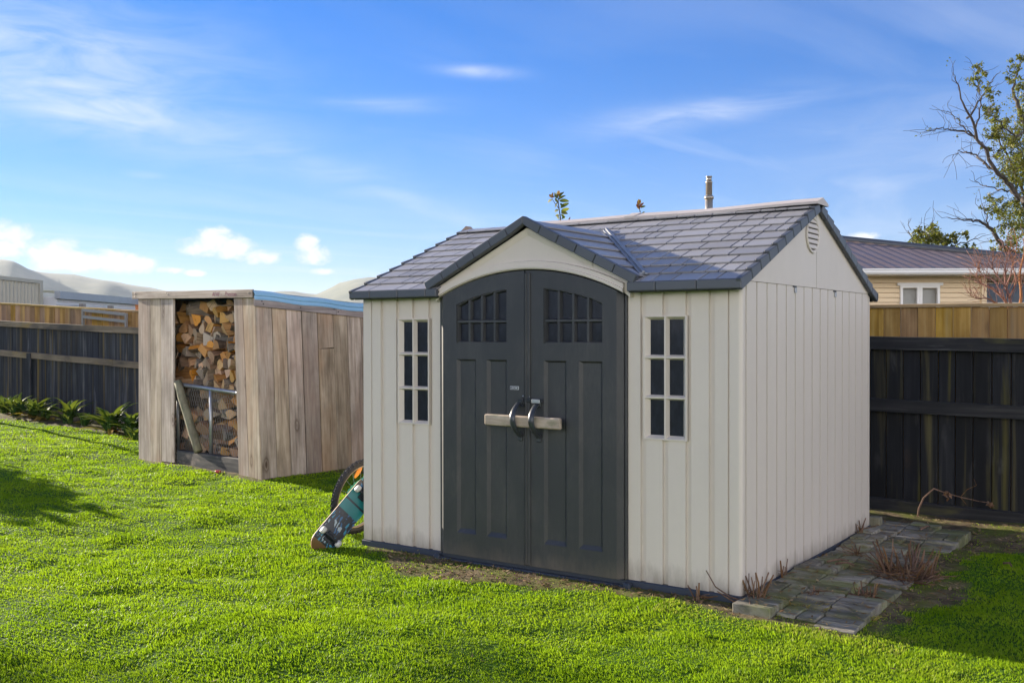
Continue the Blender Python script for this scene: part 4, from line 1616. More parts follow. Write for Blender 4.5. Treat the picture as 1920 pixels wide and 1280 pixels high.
# timber stub by the back corner of the shed
b = MB()
s0 = at_z(1639, 994, -.05)
b.cbox(s0.x - .045, s0.x + .05, s0.y - .04, s0.y + .05, -.09, .055, .008)
tag(b.build('timber_stub', M['post']), 'short square timber stub at the back corner of the garden shed', 'stub')
# sawn post tip seen over the shed roof on the far left
b = MB()
q = at_y(879, 430, 3.6)
b.prism([(q.x - .075, q.y - .05, -.05), (q.x + .075, q.y - .05, -.05), (q.x + .075, q.y - .05, q.z - .035), (q.x + .0, q.y - .05, q.z + .035), (q.x - .075, q.y - .05, q.z - .02)], (0, .1, 0))
tag(b.build('timber_post', M['plank']), 'grey timber post whose pointed tip shows above the left end of the shed roof', 'post')

# ================================================================== PAVED STRIP
rr = random.Random(21)


def path_z(x, y):
    return .004 - .055 * (x - 3.1) + .010 * math.sin(y * 2.1 + 1) * (1 - (x - 3.0) / .9) + .012 * math.sin(y * 5 + x * 7) - .010 * (x - 3.0)


b = MB()
PU = .224
for ci in range(3):
    x0 = 3.022 + ci * (PU + .007)
    y = -.20 if ci in (0, 2) else -.12
    if ci == 3:
        y = 1.95
    yend = 2.95 if ci < 3 else 2.80
    k = 0
    while y < yend:
        along = rr.random() < .75
        for j in range(2):
            if along:
                xa, xb, ya, yb = x0, x0 + PU, y + j * .1145, y + j * .1145 + .1085
            else:
                xa, xb, ya, yb = x0 + j * .1145, x0 + j * .1145 + .1085, y, y + PU - .005
            if ci == 2 and .25 < y < 1.7 and rr.random() < .12:
                continue
            cx, cy = (xa + xb) / 2, (ya + yb) / 2
            zt = path_z(cx, cy) + rr.uniform(-.006, .008)
            if ci == 0 and y < -.15:
                zt += .002
            if cy < .12:
                zt -= .012
            m4 = Matrix.Translation((cx, cy, zt)) @ Matrix.Rotation(rr.gauss(0, .02), 4, 'Z') @ Matrix.Rotation(rr.gauss(0, .018), 4, 'X') @ Matrix.Rotation(rr.gauss(0, .018), 4, 'Y')
            bm = bmesh.new()
            bmesh.ops.create_cube(bm, size=1)
            for v in bm.verts:
                v.co = Vector((v.co.x * (xb - xa), v.co.y * (yb - ya), (v.co.z - .5) * .085))
            bmesh.ops.bevel(bm, geom=bm.edges[:], offset=.005, segments=1, affect='EDGES')
            bmesh.ops.subdivide_edges(bm, edges=[e for e in bm.edges if e.calc_length() > .07], cuts=2, use_grid_fill=True)
            for v in bm.verts:
                q = Vector((v.co.x * 22 + cx * 90, v.co.y * 22 + cy * 70, v.co.z * 20))
                v.co += Vector((mnoise.noise(q), mnoise.noise(q + Vector((5, 0, 0))), mnoise.noise(q + Vector((0, 5, 0))))) * .0045
            b.bm(bm, 0, m4)
        y += PU + .004
        k += 1
tag(b.build('paved_path', M['paver']), 'uneven mossy grey pavers laid along the right side of the shed', None, None, 'structure')

# ================================================================== CUT STEMS, DRY GRASS, LITTER


def stick(mb, p, d, ln, r, n=4, bend=.12, rnd=rr):
    p = Vector(p); d = Vector(d).normalized()
    pts = [p]
    for i in range(n):
        d = (d + Vector((rnd.gauss(0, bend), rnd.gauss(0, bend), rnd.gauss(0, bend * .6)))).normalized()
        pts.append(pts[-1] + d * ln / n)
    mb.tube(pts, [r * (1 - .35 * i / n) for i in range(n + 1)], 5)
    return pts


def clump(u, v, z, count, spread, hmin, hmax, lean_, label, litter=0, r=(.004, .008), name='cut_stems'):
    c = at_z(u, v, z) if u > 20 else Vector((u, v, z))
    b = MB()
    for k in range(count):
        a = rr.uniform(0, 2 * PI); q = spread * math.sqrt(rr.random())
        p = Vector((c.x + q * math.cos(a), c.y + q * math.sin(a), z - .02))
        d = Vector((math.cos(a) * lean_ * rr.random(), math.sin(a) * lean_ * rr.random(), 1))
        stick(b, p, d, rr.uniform(hmin, hmax), rr.uniform(*r), 3, .10)
    for k in range(litter):
        a = rr.uniform(0, 2 * PI); q = spread * 1.7 * rr.random()
        p = Vector((c.x + q * math.cos(a), c.y + q * math.sin(a), z + rr.uniform(-.005, .04)))
        a2 = rr.uniform(0, 2 * PI)
        stick(b, p, (math.cos(a2), math.sin(a2), rr.uniform(-.1, .25)), rr.uniform(.06, .2), rr.uniform(.0018, .0045), 3, .15)
    o = b.build(name, M['stick'])
    tag(o, label, 'cut stems', 'cut back plant stems beside the shed')
    return o


clump(3.075, .03, -.01, 12, .045, .08, .26, .45, 'bunch of cut brown stems against the front right corner of the shed', 10)
clump(3.045, .60, -.0, 4, .015, .08, .16, .2, 'short pair of cut stems against the side wall of the shed', 3)
clump(3.04, 2.30, -.0, 5, .025, .08, .18, .2, 'cut stems near the back end of the shed side wall', 3)
clump(1702, 1082, -.04, 52, .14, .08, .27, 1.1, 'largest clump of cut brown stems at the outer edge of the pavers', 190, (.004, .009))
clump(1622, 1128, -.05, 15, .045, .07, .15, .35, 'upright cluster of reddish cut stubs at the front end of the pavers', 16)
clump(1606, 1040, -.01, 6, .02, .03, .085, .5, 'small brown stub growing between the middle pavers', 12)
clump(1525, 1122, -.03, 9, .035, .04, .09, .7, 'short broken stubs between the two front pavers', 16)
clump(2.76, -.07, -.05, 6, .014, .04, .13, .4, 'single stubby stem in front of the right end of the shed front wall', 8)
clump(1706, 1052, -.01, 5, .03, .10, .20, .6, 'few pale stems standing behind the largest clump of cut stems', 6)
# thin curved twig at the shed corner
b = MB()
q = Vector((3.05, -.03, -.02))
b.tube([q, q + Vector((-.10, -.02, .02)), q + Vector((-.19, -.03, .07)), q + Vector((-.25, -.03, .16))], [.006, .005, .004, .003], 6)
b.tube([q + Vector((.0, 0, .01)), q + Vector((-.08, -.03, .00)), q + Vector((-.17, -.05, .05))], [.005, .004, .003], 6)
tag(b.build('twig', M['stick']), 'thin curved twig sticking out to the left from the shed corner', 'twig')
b = MB()
for (u0, v0, u1, v1) in ((1565, 1058, 1600, 1060), (1550, 1054, 1590, 1052), (1725, 994, 1742, 988), (1880, 1058, 1896, 1064)):
    p, q = at_z(u0, v0, .015), at_z(u1, v1, .012)
    b = MB()
    m_ = p.lerp(q, .5) + Vector((.01, .01, .012))
    b.tube([p, m_, q], [.008, .007, .005], 6)
    tag(b.build('twig', M['stick']), 'dry brown twig lying flat %s' % {1565: 'on the middle pavers', 1550: 'across a joint of the middle pavers', 1725: 'on the pavers nearest the black fence', 1880: 'on the shaded grass at the right edge of the photo'}[u0], 'twig', 'loose twigs on the ground')
# bent dead vine by the black fence
b = MB()
pts = [at_y(1719, 976, 3.72), at_y(1722, 955, 3.72), at_y(1731, 935, 3.74), at_y(1750, 918, 3.76), at_y(1775, 927, 3.8), at_y(1800, 934, 3.82), at_y(1835, 942, 3.85), at_y(1855, 945, 3.87), at_y(1860, 951, 3.87)]
b.tube(pts, [.009, .009, .008, .007, .006, .005, .004, .004, .003], 6)
b.tube([pts[5], at_y(1812, 920, 3.84), at_y(1830, 912, 3.86), at_y(1825, 900, 3.87)], [.003, .003, .002, .002], 5)
b.tube([pts[5], at_y(1811, 948, 3.84)], [.003, .002], 5)
for (u, v) in ((1772, 930), (1776, 938), (1781, 931), (1853, 947), (1858, 949), (1776, 926)):
    c = at_y(u, v, 3.80)
    for k in range(3):
        d = Vector((rr.gauss(0, 1), rr.gauss(0, .5), rr.gauss(0, 1))).normalized() * .03
        e = d.orthogonal().normalized() * .016
        b.add([c - d, c + e, c + d, c - e], [(0, 1, 2, 3)])
tag(b.build('dead_vine', M['stick']), 'bent dry vine rising from the soil in front of the black fence', 'vine')

# dry grass tufts


def tuft(u, v, z, n, spread, ln, label):
    c = at_z(u, v, z)
    b = MB()
    for k in range(n):
        a = rr.uniform(0, 2 * PI); q = spread * rr.random()
        p = Vector((c.x + q * math.cos(a) * 1.6, c.y + q * math.sin(a) * .6, z - .02))
        d = Vector((math.cos(a) * rr.uniform(.2, 1.4), math.sin(a) * rr.uniform(.2, 1.4), 1)).normalized()
        w = d.cross(Vector((rr.random(), rr.random(), .1))).normalized() * rr.uniform(.0018, .0034)
        l = ln * rr.uniform(.4, 1)
        m_ = p + d * l * .55
        e = p + d * l + Vector((d.x, d.y, -.6)) * l * .3
        b.add([p - w, p + w, m_ + w * .8, m_ - w * .8, e], [(0, 1, 2, 3), (3, 2, 4)])
    tag(b.build('dry_grass_tuft', M['drygrass']), label, 'dry grass', 'dry grass tufts around the pavers')


tuft(1505, 1142, -.05, 260, .10, .12, 'straw coloured grass tuft between the two front pavers')
tuft(1440, 1132, -.04, 70, .05, .10, 'narrow straw tuft at the left front paver')
tuft(1618, 1158, -.05, 70, .05, .09, 'thin yellow tuft at the right front paver')
tuft(1335, 1117, -.06, 110, .10, .06, 'low straw tuft under the right end of the shed front')

# pale chip of bark or stone in front of the doors
for (u, v, w, d, lb) in ((915, 1057, .12, .05, 'flat pale bark chip on the bare soil in front of the left door'), (940, 1062, .06, .035, 'smaller pale chip beside the larger one under the doors')):
    c = at_z(u, v, -.045)
    bm = bmesh.new()
    bmesh.ops.create_icosphere(bm, subdivisions=2, radius=1)
    for p in bm.verts:
        k = 1 + .35 * mnoise.noise(p.co * 2 + Vector((u, 0, 0)))
        p.co = Vector((p.co.x * w * .5 * k, p.co.y * d * .5 * k, p.co.z * .012 * k))
    b = MB(); b.bm(bm, 0, Matrix.Translation(c) @ Matrix.Rotation(-.3, 4, 'Z'))
    tag(b.build('bark_chip', M['barwood']), lb, 'bark chip', 'pale chips under the doors')

# dropped red thing by the woodshed
c = at_z(408, 885, .012)
bm = bmesh.new()
bmesh.ops.create_uvsphere(bm, u_segments=12, v_segments=8, radius=.032)
for p in bm.verts:
    p.co = Vector((p.co.x * 1.15, p.co.y, p.co.z * .75 - (.012 if p.co.z > .02 else 0)))
b = MB(); b.bm(bm, 0, Matrix.Translation(c + Vector((0, 0, .02))), True)
tag(b.build('fallen_fruit', mat_plain('red_fruit', (.45, .05, .07), .45, namt=.8, nscale=40)), 'small pinkish red fruit on the grass in front of the woodshed', 'fruit')

# ================================================================== STRAPPY PLANTS BY THE LEFT FENCE


def strap_plant(u, v, n, ln, label, yellow=2, y=3.52, w0=.030, up=1.0):
    c = at_y(u, v, y)
    z0 = hz(c.x, y)
    t = thing('strappy_plant', label, 'plant', (c.x, y, z0), 0, 'strap leaved plants along the left fence')
    for mat, cnt, nm in (('leafdark', int(n * 1.7), 'foliage'), ('leafyellow', yellow, 'dead_leaves')):
        if not cnt:
            continue
        b = MB()
        for k in range(cnt):
            a = rr.uniform(0, 2 * PI)
            l = ln * .95 * rr.uniform(.55, 1.1)
            el = rr.uniform(.8, 1.5) * up if nm == 'foliage' else rr.uniform(.1, .6)
            d = Vector((math.cos(a) * math.cos(el), math.sin(a) * math.cos(el) * .7, math.sin(el)))
            p = Vector((rr.uniform(-.06, .06), rr.uniform(-.04, .04), 0))
            sd = Vector((-math.sin(a), math.cos(a), 0))
            S = 7
            w = w0 * rr.uniform(.9, 1.5)
            pts = []
            for i in range(S + 1):
                f = i / S
                ww = w * (math.sin(PI * min(1, .18 + .82 * f)) ** .7 if f < 1 else .05)
                fold = Vector((0, 0, ww * .45))
                pts.append((p - sd * ww + fold, p.copy(), p + sd * ww + fold))
                d = (d + Vector((math.cos(a) * .10, math.sin(a) * .10, -.20 * (.2 + f)))).normalized()
                p = p + d * l / S
            vs = [q for tr in pts for q in tr]
            fs = []
            for i in range(S):
                fs += [(i * 3, i * 3 + 1, i * 3 + 4, i * 3 + 3), (i * 3 + 1, i * 3 + 2, i * 3 + 5, i * 3 + 4)]
            b.add(vs, fs, 0, True)
        b.build(nm, M[mat], t)


strap_plant(8, 770, 12, .42, 'strappy green plant cut by the left edge of the photo', 1)
strap_plant(30, 772, 14, .48, 'loose strappy plant second from the left edge along the fence', 1)
strap_plant(62, 775, 20, .52, 'dense strappy plant in front of the dark fence post', 4)
strap_plant(84, 780, 9, .40, 'low strappy plant with orange brown dead leaves at its foot', 8)
strap_plant(128, 783, 18, .56, 'broad strappy plant with a long arching leaf to the left', 1, w0=.034)
strap_plant(160, 785, 9, .34, 'small upright strappy plant between two larger ones', 0)
strap_plant(206, 792, 24, .60, 'tallest bright green strappy plant left of the woodshed', 4, y=3.30, w0=.038)
strap_plant(244, 792, 18, .50, 'strappy plant tucked against the left wall of the woodshed', 2, y=3.30, w0=.036)
strap_plant(256, 812, 10, .34, 'little yellowish strappy plant at the foot of the woodshed corner', 3, y=2.9)

# ================================================================== SHRUB BEHIND THE SHED


def leaf_blade(mb, p, d, nrm, ln, w, mi=0, curl=.3):
    d = Vector(d).normalized(); sd = d.cross(Vector(nrm)).normalized(); up = sd.cross(d).normalized()
    S = 4
    vs = []
    for i in range(S + 1):
        f = i / S
        ww = w * math.sin(PI * (.08 + .88 * f)) ** .8
        c = Vector(p) + d * ln * f - up * curl * ln * f * f
        vs += [c - sd * ww + up * ww * .3, c, c + sd * ww + up * ww * .3]
    fs = []
    for i in range(S):
        fs += [(i * 3, i * 3 + 1, i * 3 + 4, i * 3 + 3), (i * 3 + 1, i * 3 + 2, i * 3 + 5, i * 3 + 4)]
    mb.add(vs, fs, mi, True)


Y3 = 3.3
g0 = at_y(1052, 425, Y3)
sh = thing('shrub', 'slender leafy shrub rising above the shed roof behind the dormer', 'shrub', (g0.x, Y3, -.08))
b = SB()
stem = [Vector((g0.x + .05, Y3, -.08)), Vector((g0.x + .02, Y3, 1.5))] + [at_y(u, v, Y3) for u, v in ((1052, 413), (1050, 398), (1048, 384), (1047, 366))]
side = [at_y(u, v, Y3) for u, v in ((1049, 392), (1043, 384), (1037, 375), (1035, 370))]
b.tube(stem, [.016, .012, .007, .006, .005, .003], 6); b.tube(side, [.005, .004, .003, .002], 5)
b.build('stem', M['bark'], sh)
b = SB()
for (u, v, du, dv, l) in ((1048, 375, 10, -9, .085), (1050, 377, 20, -2, .10), (1052, 390, 12, -9, .095), (1053, 396, 12, -4, .085), (1053, 398, 12, 2, .08), (1053, 402, 8, 8, .06), (1046, 372, -6, -9, .07), (1047, 371, -3, -12, .075), (1049, 370, 7, -10, .075), (1036, 375, -10, 3, .075), (1048, 394, -12, 3, .065), (1049, 405, -10, -3, .07), (1050, 410, -10, -8, .075), (1051, 413, -6, 6, .06), (1054, 411, 8, -8, .05), (1056, 414, 6, 2, .045), (1047, 380, -5, 6, .06), (1051, 382, 5, 4, .06), (1042, 372, 4, 8, .06)):
    p = at_y(u, v, Y3); q = at_y(u + du, v + dv, Y3 + rr.uniform(-.03, .03))
    leaf_blade(b, p, q - p, (rr.gauss(0, .5), -1, rr.gauss(.5, .4)), l, l * .24, 0, .25)
b.build('foliage', M['leafshrub'], sh)
b = SB()
for (u, v, du, dv, l) in ((1036, 371, -5, -6, .055), (1036, 370, 1, -8, .05), (1047, 368, 2, -9, .06), (1048, 368, 5, -7, .05), (1035, 371, 4, -2, .045), (1067, 414, 2, -5, .04)):
    p = at_y(u, v, Y3); q = at_y(u + du, v + dv, Y3)
    leaf_blade(b, p, q - p, (rr.gauss(0, .5), -1, .4), l, l * .25, 0, .15)
b.build('new_leaves', M['leafred'], sh)
g0 = at_y(1202, 412, Y3)
sh = thing('shrub', 'red tipped shoot of a shrub showing above the middle of the shed ridge', 'shrub', (g0.x, Y3, -.08))
b = SB()
b.tube([Vector((g0.x + .03, Y3, -.08)), Vector((g0.x + .01, Y3, 1.6)), at_y(1202, 404, Y3), at_y(1200, 392, Y3), at_y(1199, 380, Y3)], [.014, .010, .005, .004, .002], 6)
b.build('stem', M['bark'], sh)
b = SB()
for (u, v, du, dv, l) in ((1200, 393, -4, -8, .06), (1200, 391, 6, -10, .065), (1199, 386, -3, -9, .055), (1200, 384, 1, -9, .05), (1200, 388, 7, -7, .055), (1199, 390, -5, -6, .05), (1200, 382, -2, -8, .045)):
    p = at_y(u, v, Y3); q = at_y(u + du, v + dv, Y3)
    leaf_blade(b, p, q - p, (rr.gauss(0, .5), -1, .4), l, l * .26, 0, .15)
b.build('new_leaves', M['leafred'], sh)
b = SB()
for (u, v, du, dv, l) in ((1202, 390, 7, -3, .05), (1203, 403, 8, -2, .05), (1204, 403, 4, -5, .04)):
    p = at_y(u, v, Y3); q = at_y(u + du, v + dv, Y3)
    leaf_blade(b, p, q - p, (0, -1, .4), l, l * .26, 0, .2)
b.build('foliage', M['leafshrub'], sh)

# ================================================================== NEIGHBOUR'S HOUSE
HM = Matrix(((cr.x, fh.x, 0, CAM.x), (cr.y, fh.y, 0, CAM.y), (0, 0, 1, 0), (0, 0, 0, 1)))
hp = HM @ Vector((2, 20, 0))
house = thing('house', 'tan weatherboard house with brown corrugated roof behind the right fence', 'house', hp)


class HB(SB):
    def build(self, name, mats, parent=None):
        self.v = [tuple(HM @ Vector(p)) for p in self.v]
        return SB.build(self, name, mats, parent)


DW = 17.0
wx0, wx1, wz0, wz1 = (1687 - 960) / F_PX * DW, (1761 - 960) / F_PX * DW, 1.25, 2.345
CORN = 7.86
b = HB()
z = -.1
while z < 2.5:
    z2 = min(z + .080, 2.52)
    spans = [(.6, CORN)]
    if z2 > wz0 and z < wz1:
        spans = [(.6, wx0), (wx1, CORN)]
    for a, c in spans:
        b.add([(a, DW, z), (c, DW, z), (c, DW + .012, z2 - .010), (a, DW + .012, z2 - .010), (a, DW + .05, z), (c, DW + .05, z), (a, DW + .05, z2 - .010), (c, DW + .05, z2 - .010), (a, DW + .05, z2), (c, DW + .05, z2)], [(0, 1, 2, 3), (4, 5, 1, 0), (3, 2, 7, 6), (6, 7, 9, 8)])
    z = z2
b.quad((CORN, DW, -.1), (CORN, DW + 7, -.1), (CORN, DW + 7, 2.52), (CORN, DW, 2.52))
b.quad((.6, DW, -.1), (.6, DW + 7, -.1), (.6, DW + 7, 2.52), (.6, DW, 2.52))
b.build('wall', M['tan'], house)
b = HB()
b.cbox(CORN - .06, CORN + .03, DW - .025, DW + .06, -.1, 2.50, .004)
b.build('corner_board', M['tan'], house)
# set back bay with brick below
b = HB()
for a, c, z0, z1 in ((CORN + .03, 12, -.1, 2.02), (CORN + .03, 8.30, 2.02, 2.52), (11.5, 12, 2.02, 2.52), (8.30, 11.5, 2.44, 2.52)):
    b.box(a, c, DW + 1.3, DW + 1.4, z0, z1)
b.build('brick_wall', M['brick'], house)
b = HB()
for a, c, z0, z1 in ((8.28, 11.5, 2.03, 2.09), (8.28, 11.5, 2.42, 2.45), (8.28, 8.34, 2.09, 2.42), (9.60, 9.66, 2.09, 2.42), (8.2, 11.6, 1.97, 2.015)):
    b.box(a, c, DW + 1.24, DW + 1.298, z0, z1)
w2 = b.build('window', M['gutter'], house)
b = HB()
b.quad((8.3, DW + 1.30, 2.03), (11.5, DW + 1.30, 2.03), (11.5, DW + 1.30, 2.44), (8.3, DW + 1.30, 2.44))
b.build('pane', M['glass'], w2)
# front window
b = HB()
mx = (1723 - 960) / F_PX * DW
b.box(wx0 - .05, wx1 + .05, DW - .04, DW - .003, wz1 - .01, wz1 + .035)
for a, c in ((wx0, mx), (mx + .003, wx1)):
    for (p, q, r_, s) in ((a, c, wz1 - .05, wz1), (a, c, wz0, wz0 + .05), (a, a + .042, wz0 + .05, wz1 - .05), (c - .042, c, wz0 + .05, wz1 - .05)):
        b.box(p, q, DW - .035, DW + .03, r_, s)
w1 = b.build('window', M['gutter'], house)
b = HB()
b.quad((wx0, DW + .012, wz0), (wx1, DW + .012, wz0), (wx1, DW + .012, wz1), (wx0, DW + .012, wz1))
b.build('pane', mat_glass('house_glass', (.92, .93, .93), .93), w1)
b = HB()
for k in range(34):
    z = wz0 + .02 + k * .030
    if 1.72 < z < 1.80:
        continue
    b.quad((wx0 + .02, DW + .10, z), (wx1 - .02, DW + .10, z), (wx1 - .02, DW + .085, z + .029), (wx0 + .02, DW + .085, z + .029))
b.build('blind', M['blind'], w1)
# gutter and soffit
GE = 16.45
b = HB()
prof = [(GE + .10, 2.585), (GE + .10, 2.500), (GE + .02, 2.490), (GE - .005, 2.52), (GE - .005, 2.555), (GE - .02, 2.562), (GE - .02, 2.585), (GE + .0, 2.585)]
for (ya, za), (yb, zb) in zip(prof, prof[1:] + prof[:1]):
    b.quad((.4, ya, za), (9.66, ya, za), (9.66, yb, zb), (.4, yb, zb))
b.poly([(9.66, y, z) for y, z in prof])
for y0, y1, z0, z1 in ((GE + .11, DW - .001, 2.49, 2.515),):
    b.box(.5, 9.60, y0, y1, z0, z1)
b.box(7.95, 9.60, DW, DW + 1.3, 2.47, 2.489)
b.build('gutter', M['gutter'], house)
# corrugated hip roof
b = HB()
K = .23
x1 = 9.68
RIDQ = 4.1
pit = .19
n = int((x1 - .4) / (pit / 4))
pts = []
for i in range(n + 1):
    s = x1 - i * (pit / 4)
    q = min(RIDQ, x1 - s)
    dz = .006 * math.sin(i * PI / 2)
    pts.append(((s, GE + .02, 2.59 + dz), (s, GE + .02 + q, 2.59 + K * q + dz)))
for (a, c), (d, e) in zip(pts[:-1], pts[1:]):
    b.quad(d, a, c, e)
# right hip face and back slope
hipc = (x1, GE + .02, 2.585); rid = (x1 - RIDQ, GE + .02 + RIDQ, 2.585 + K * RIDQ)
b.poly([hipc, (x1, GE + .02 + 2 * RIDQ, 2.585), rid])
b.poly([(x1, GE + .02 + 2 * RIDQ, 2.585), (.4, GE + .02 + 2 * RIDQ, 2.585), (.4, rid[1], rid[2]), rid])
rf = b.build('roof', M['houseroof'], house)
b = HB()
b.tube([(x1, GE + .02, 2.60), (x1 - RIDQ, GE + .02 + RIDQ, 2.60 + K * RIDQ), (.4, GE + .02 + RIDQ, 2.60 + K * RIDQ)], .07, 8)
b.build('ridge_cap', M['trim'], rf)
# flue
DF = 21.0
fs_ = (1329.3 - 960) / F_PX * DF
zf = lambda v: 1.5503 + (624.9 - v) / F_PX * DF
b = HB()
V_ = lambda v: (fs_, DF, zf(v))
b.tube([V_(440), V_(374)], .078, 14)
b.tube([V_(374.2), V_(371), V_(369), V_(366)], [.095, .10, .088, .062], 14)
b.tube([V_(366.2), V_(344), V_(343.8), V_(341.5)], [.066, .066, .072, .072], 14)
b.tube([V_(341), V_(333.5)], .055, 14)
b.tube([V_(333.4), V_(331.5)], .064, 14)
b.build('flue', M['flue'], rf)

# ================================================================== YARD BEYOND THE LEFT FENCE
S0 = -13.75
ct = thing('shipping_container', 'cream ribbed shipping container above the brown fence at far left', 'container', HM @ Vector((S0 - 1.2, 27, .2)))
b = HB()
z0, z1 = .2, 3.06
t = 24.0
while t < 29.7:
    for (ta, da), (tb, db) in (((0, 0), (.06, 0)), ((.06, 0), (.10, -.05)), ((.10, -.05), (.17, -.05)), ((.17, -.05), (.21, 0))):
        b.quad((S0 + da - .02, t + ta, z0), (S0 + db - .02, t + tb, z0), (S0 + db - .02, t + tb, z1), (S0 + da - .02, t + ta, z1))
    t += .21
b.box(S0 - 2.4, S0 - .075, 23.9, 29.95, z0, 3.07)
b.build('body', M['cream'], ct)
b = HB()
for t in (23.8, 29.75):
    b.box(S0 - .12, S0 + .015, t, t + .2, z0, 3.02)
    b.box(S0 - 2.45, S0 - 2.3, t, t + .2, z0, 3.02)
b.box(S0 - .10, S0 + .01, 23.8, 29.95, 3.021, 3.12); b.box(S0 - 2.45, S0 - 2.3, 23.8, 29.95, 3.021, 3.12)
b.box(S0 - 2.299, S0 - .101, 29.76, 29.94, 3.022, 3.118)
b.build('frame', M['cream'], ct)

ls = thing('iron_shed', 'long low grey corrugated iron shed beyond the left fence next to the container', 'shed', HM @ Vector((-14.5, 33, .2)))
b = HB()
n = 90
for i in range(n):
    za, zb = .2 + 2.45 * i / n, .2 + 2.45 * (i + 1) / n
    da, db = .02 * math.sin(za * 2 * PI / .12), .02 * math.sin(zb * 2 * PI / .12)
    b.quad((-13.5 + da, 30.3, za), (-13.5 + da, 36.6, za), (-13.5 + db, 36.6, zb), (-13.5 + db, 30.3, zb))
b.quad((-16, 36.6, .2), (-13.5, 36.6, .2), (-13.5, 36.6, 2.65), (-16, 36.6, 2.65)); b.quad((-16, 30.3, .2), (-13.5, 30.3, .2), (-13.5, 30.3, 2.65), (-16, 30.3, 2.65))
b.build('wall', mat_plain('pale_wall_iron', (.60, .63, .68), .5, namt=.15), ls)
b = HB()
b.box(-13.52, -13.35, 30.2, 36.8, 2.60, 2.82)
b.quad((-13.5, 30.2, 2.825), (-13.5, 36.8, 2.825), (-16.2, 36.8, 3.0), (-16.2, 30.2, 3.0))
b.build('roof', M['greyiron'], ls)
for t in (31.4, 33.6):
    b = HB()
    b.box(-13.3, -13.15, t, t + .15, .1, 2.48)
    b.build('post', M['steelpaint'], ls)
b = HB()
b.box(-13.6, -13.0, 36.9, 37.3, .1, 2.72); b.box(-13.66, -12.94, 36.84, 37.36, 2.721, 2.80)
tag(b.build('brick_pillar', M['brick']), 'orange brick pillar at the right end of the grey iron shed', 'pillar')

# ================================================================== TREES


def limb_pts(px, dist, dd=0.0):
    return [at_d(u, v, dist + dd * i) for i, (u, v) in enumerate(px)]


def smooth_path(pts, k=3):
    out = []
    n = len(pts)
    for i in range(n - 1):
        p0, p1, p2, p3 = pts[max(0, i - 1)], pts[i], pts[i + 1], pts[min(n - 1, i + 2)]
        for j in range(k):
            t = j / k
            out.append(.5 * ((2 * p1) + (p2 - p0) * t + (2 * p0 - 5 * p1 + 4 * p2 - p3) * t * t + (3 * p1 - p0 - 3 * p2 + p3) * t ** 3))
    out.append(pts[-1])
    return out


def add_leaves(mb, c, rad, n, size, squash=.8, mi=0):
    for k in range(n):
        d = Vector((rr.gauss(0, .5), rr.gauss(0, .5), rr.gauss(0, .5) * squash)) * rad
        p = c + d
        a = Vector((rr.gauss(0, 1), rr.gauss(0, 1), rr.gauss(-.3, .8))).normalized()
        s = a.orthogonal().normalized()
        s = (Matrix.Rotation(rr.uniform(0, 6.28), 3, a) @ s)
        l = size * rr.uniform(.6, 1.3); w = l * .28
        mb.add([p, p + a * l * .5 + s * w, p + a * l, p + a * l * .5 - s * w], [(0, 1, 2, 3)], mi)


def tree_from(name, label, limbs, clusters, dist, base, leafn, leafsize, mats, twigs=2, group=None, cat='tree', rscale=1.0):
    t = thing(name, label, cat, base, 0, group)
    tb = SB(); lb = SB()
    tips = []
    for (px, r0, r1, dd) in limbs:
        p = smooth_path(limb_pts(px, dist, dd), 4)
        n = len(p)
        p = [q + Vector((rr.gauss(0, 1), rr.gauss(0, 1), rr.gauss(0, 1))) * .022 * (dist / 26) for q in p]
        tb.tube(p, [(r0 + (r1 - r0) * i / (n - 1)) * rscale for i in range(n)], 7)
        for i in range(2, n):
            for k in range(twigs):
                if rr.random() < .30:
                    d = (p[i] - p[i - 1]).normalized() + Vector((rr.gauss(0, .7), rr.gauss(0, .7), rr.gauss(.25, .6)))
                    s = stick(tb, p[i], d, rr.uniform(.25, .8) * dist / 26, .010 * dist / 26 * rscale, 4, .35)
                    if rr.random() < .5:
                        s2 = stick(tb, s[2], (s[3] - s[2]) + Vector((rr.gauss(0, .1), rr.gauss(0, .1), rr.gauss(0, .1))), rr.uniform(.15, .4) * dist / 26, .006 * dist / 26 * rscale, 3, .4)
                    tips.append(s[-1])
    for (u, v, r) in clusters:
        dep = dist + rr.uniform(-.8, .8)
        c = at_d(u, v, dep)
        rad = r / F_PX * dep
        n = int(leafn * (r / 20) ** 2)
        m_ = max(3, int(n / 18))
        for k in range(m_):
            cc = c + Vector((rr.gauss(0, .55), rr.gauss(0, .55), rr.gauss(0, .5))) * rad
            add_leaves(lb, cc, rad * .30, int(n / m_), leafsize)
            if k % 2 == 0:
                stick(tb, c, cc - c, (cc - c).length, .007 * dist / 26 * rscale, 3, .2)
    for s in tips:
        if rr.random() < .10:
            add_leaves(lb, s, .12 * dist / 26, 7, leafsize)
    tb.build('trunk', mats[0], t)
    lb.build('crown', mats[1], t)
    return t


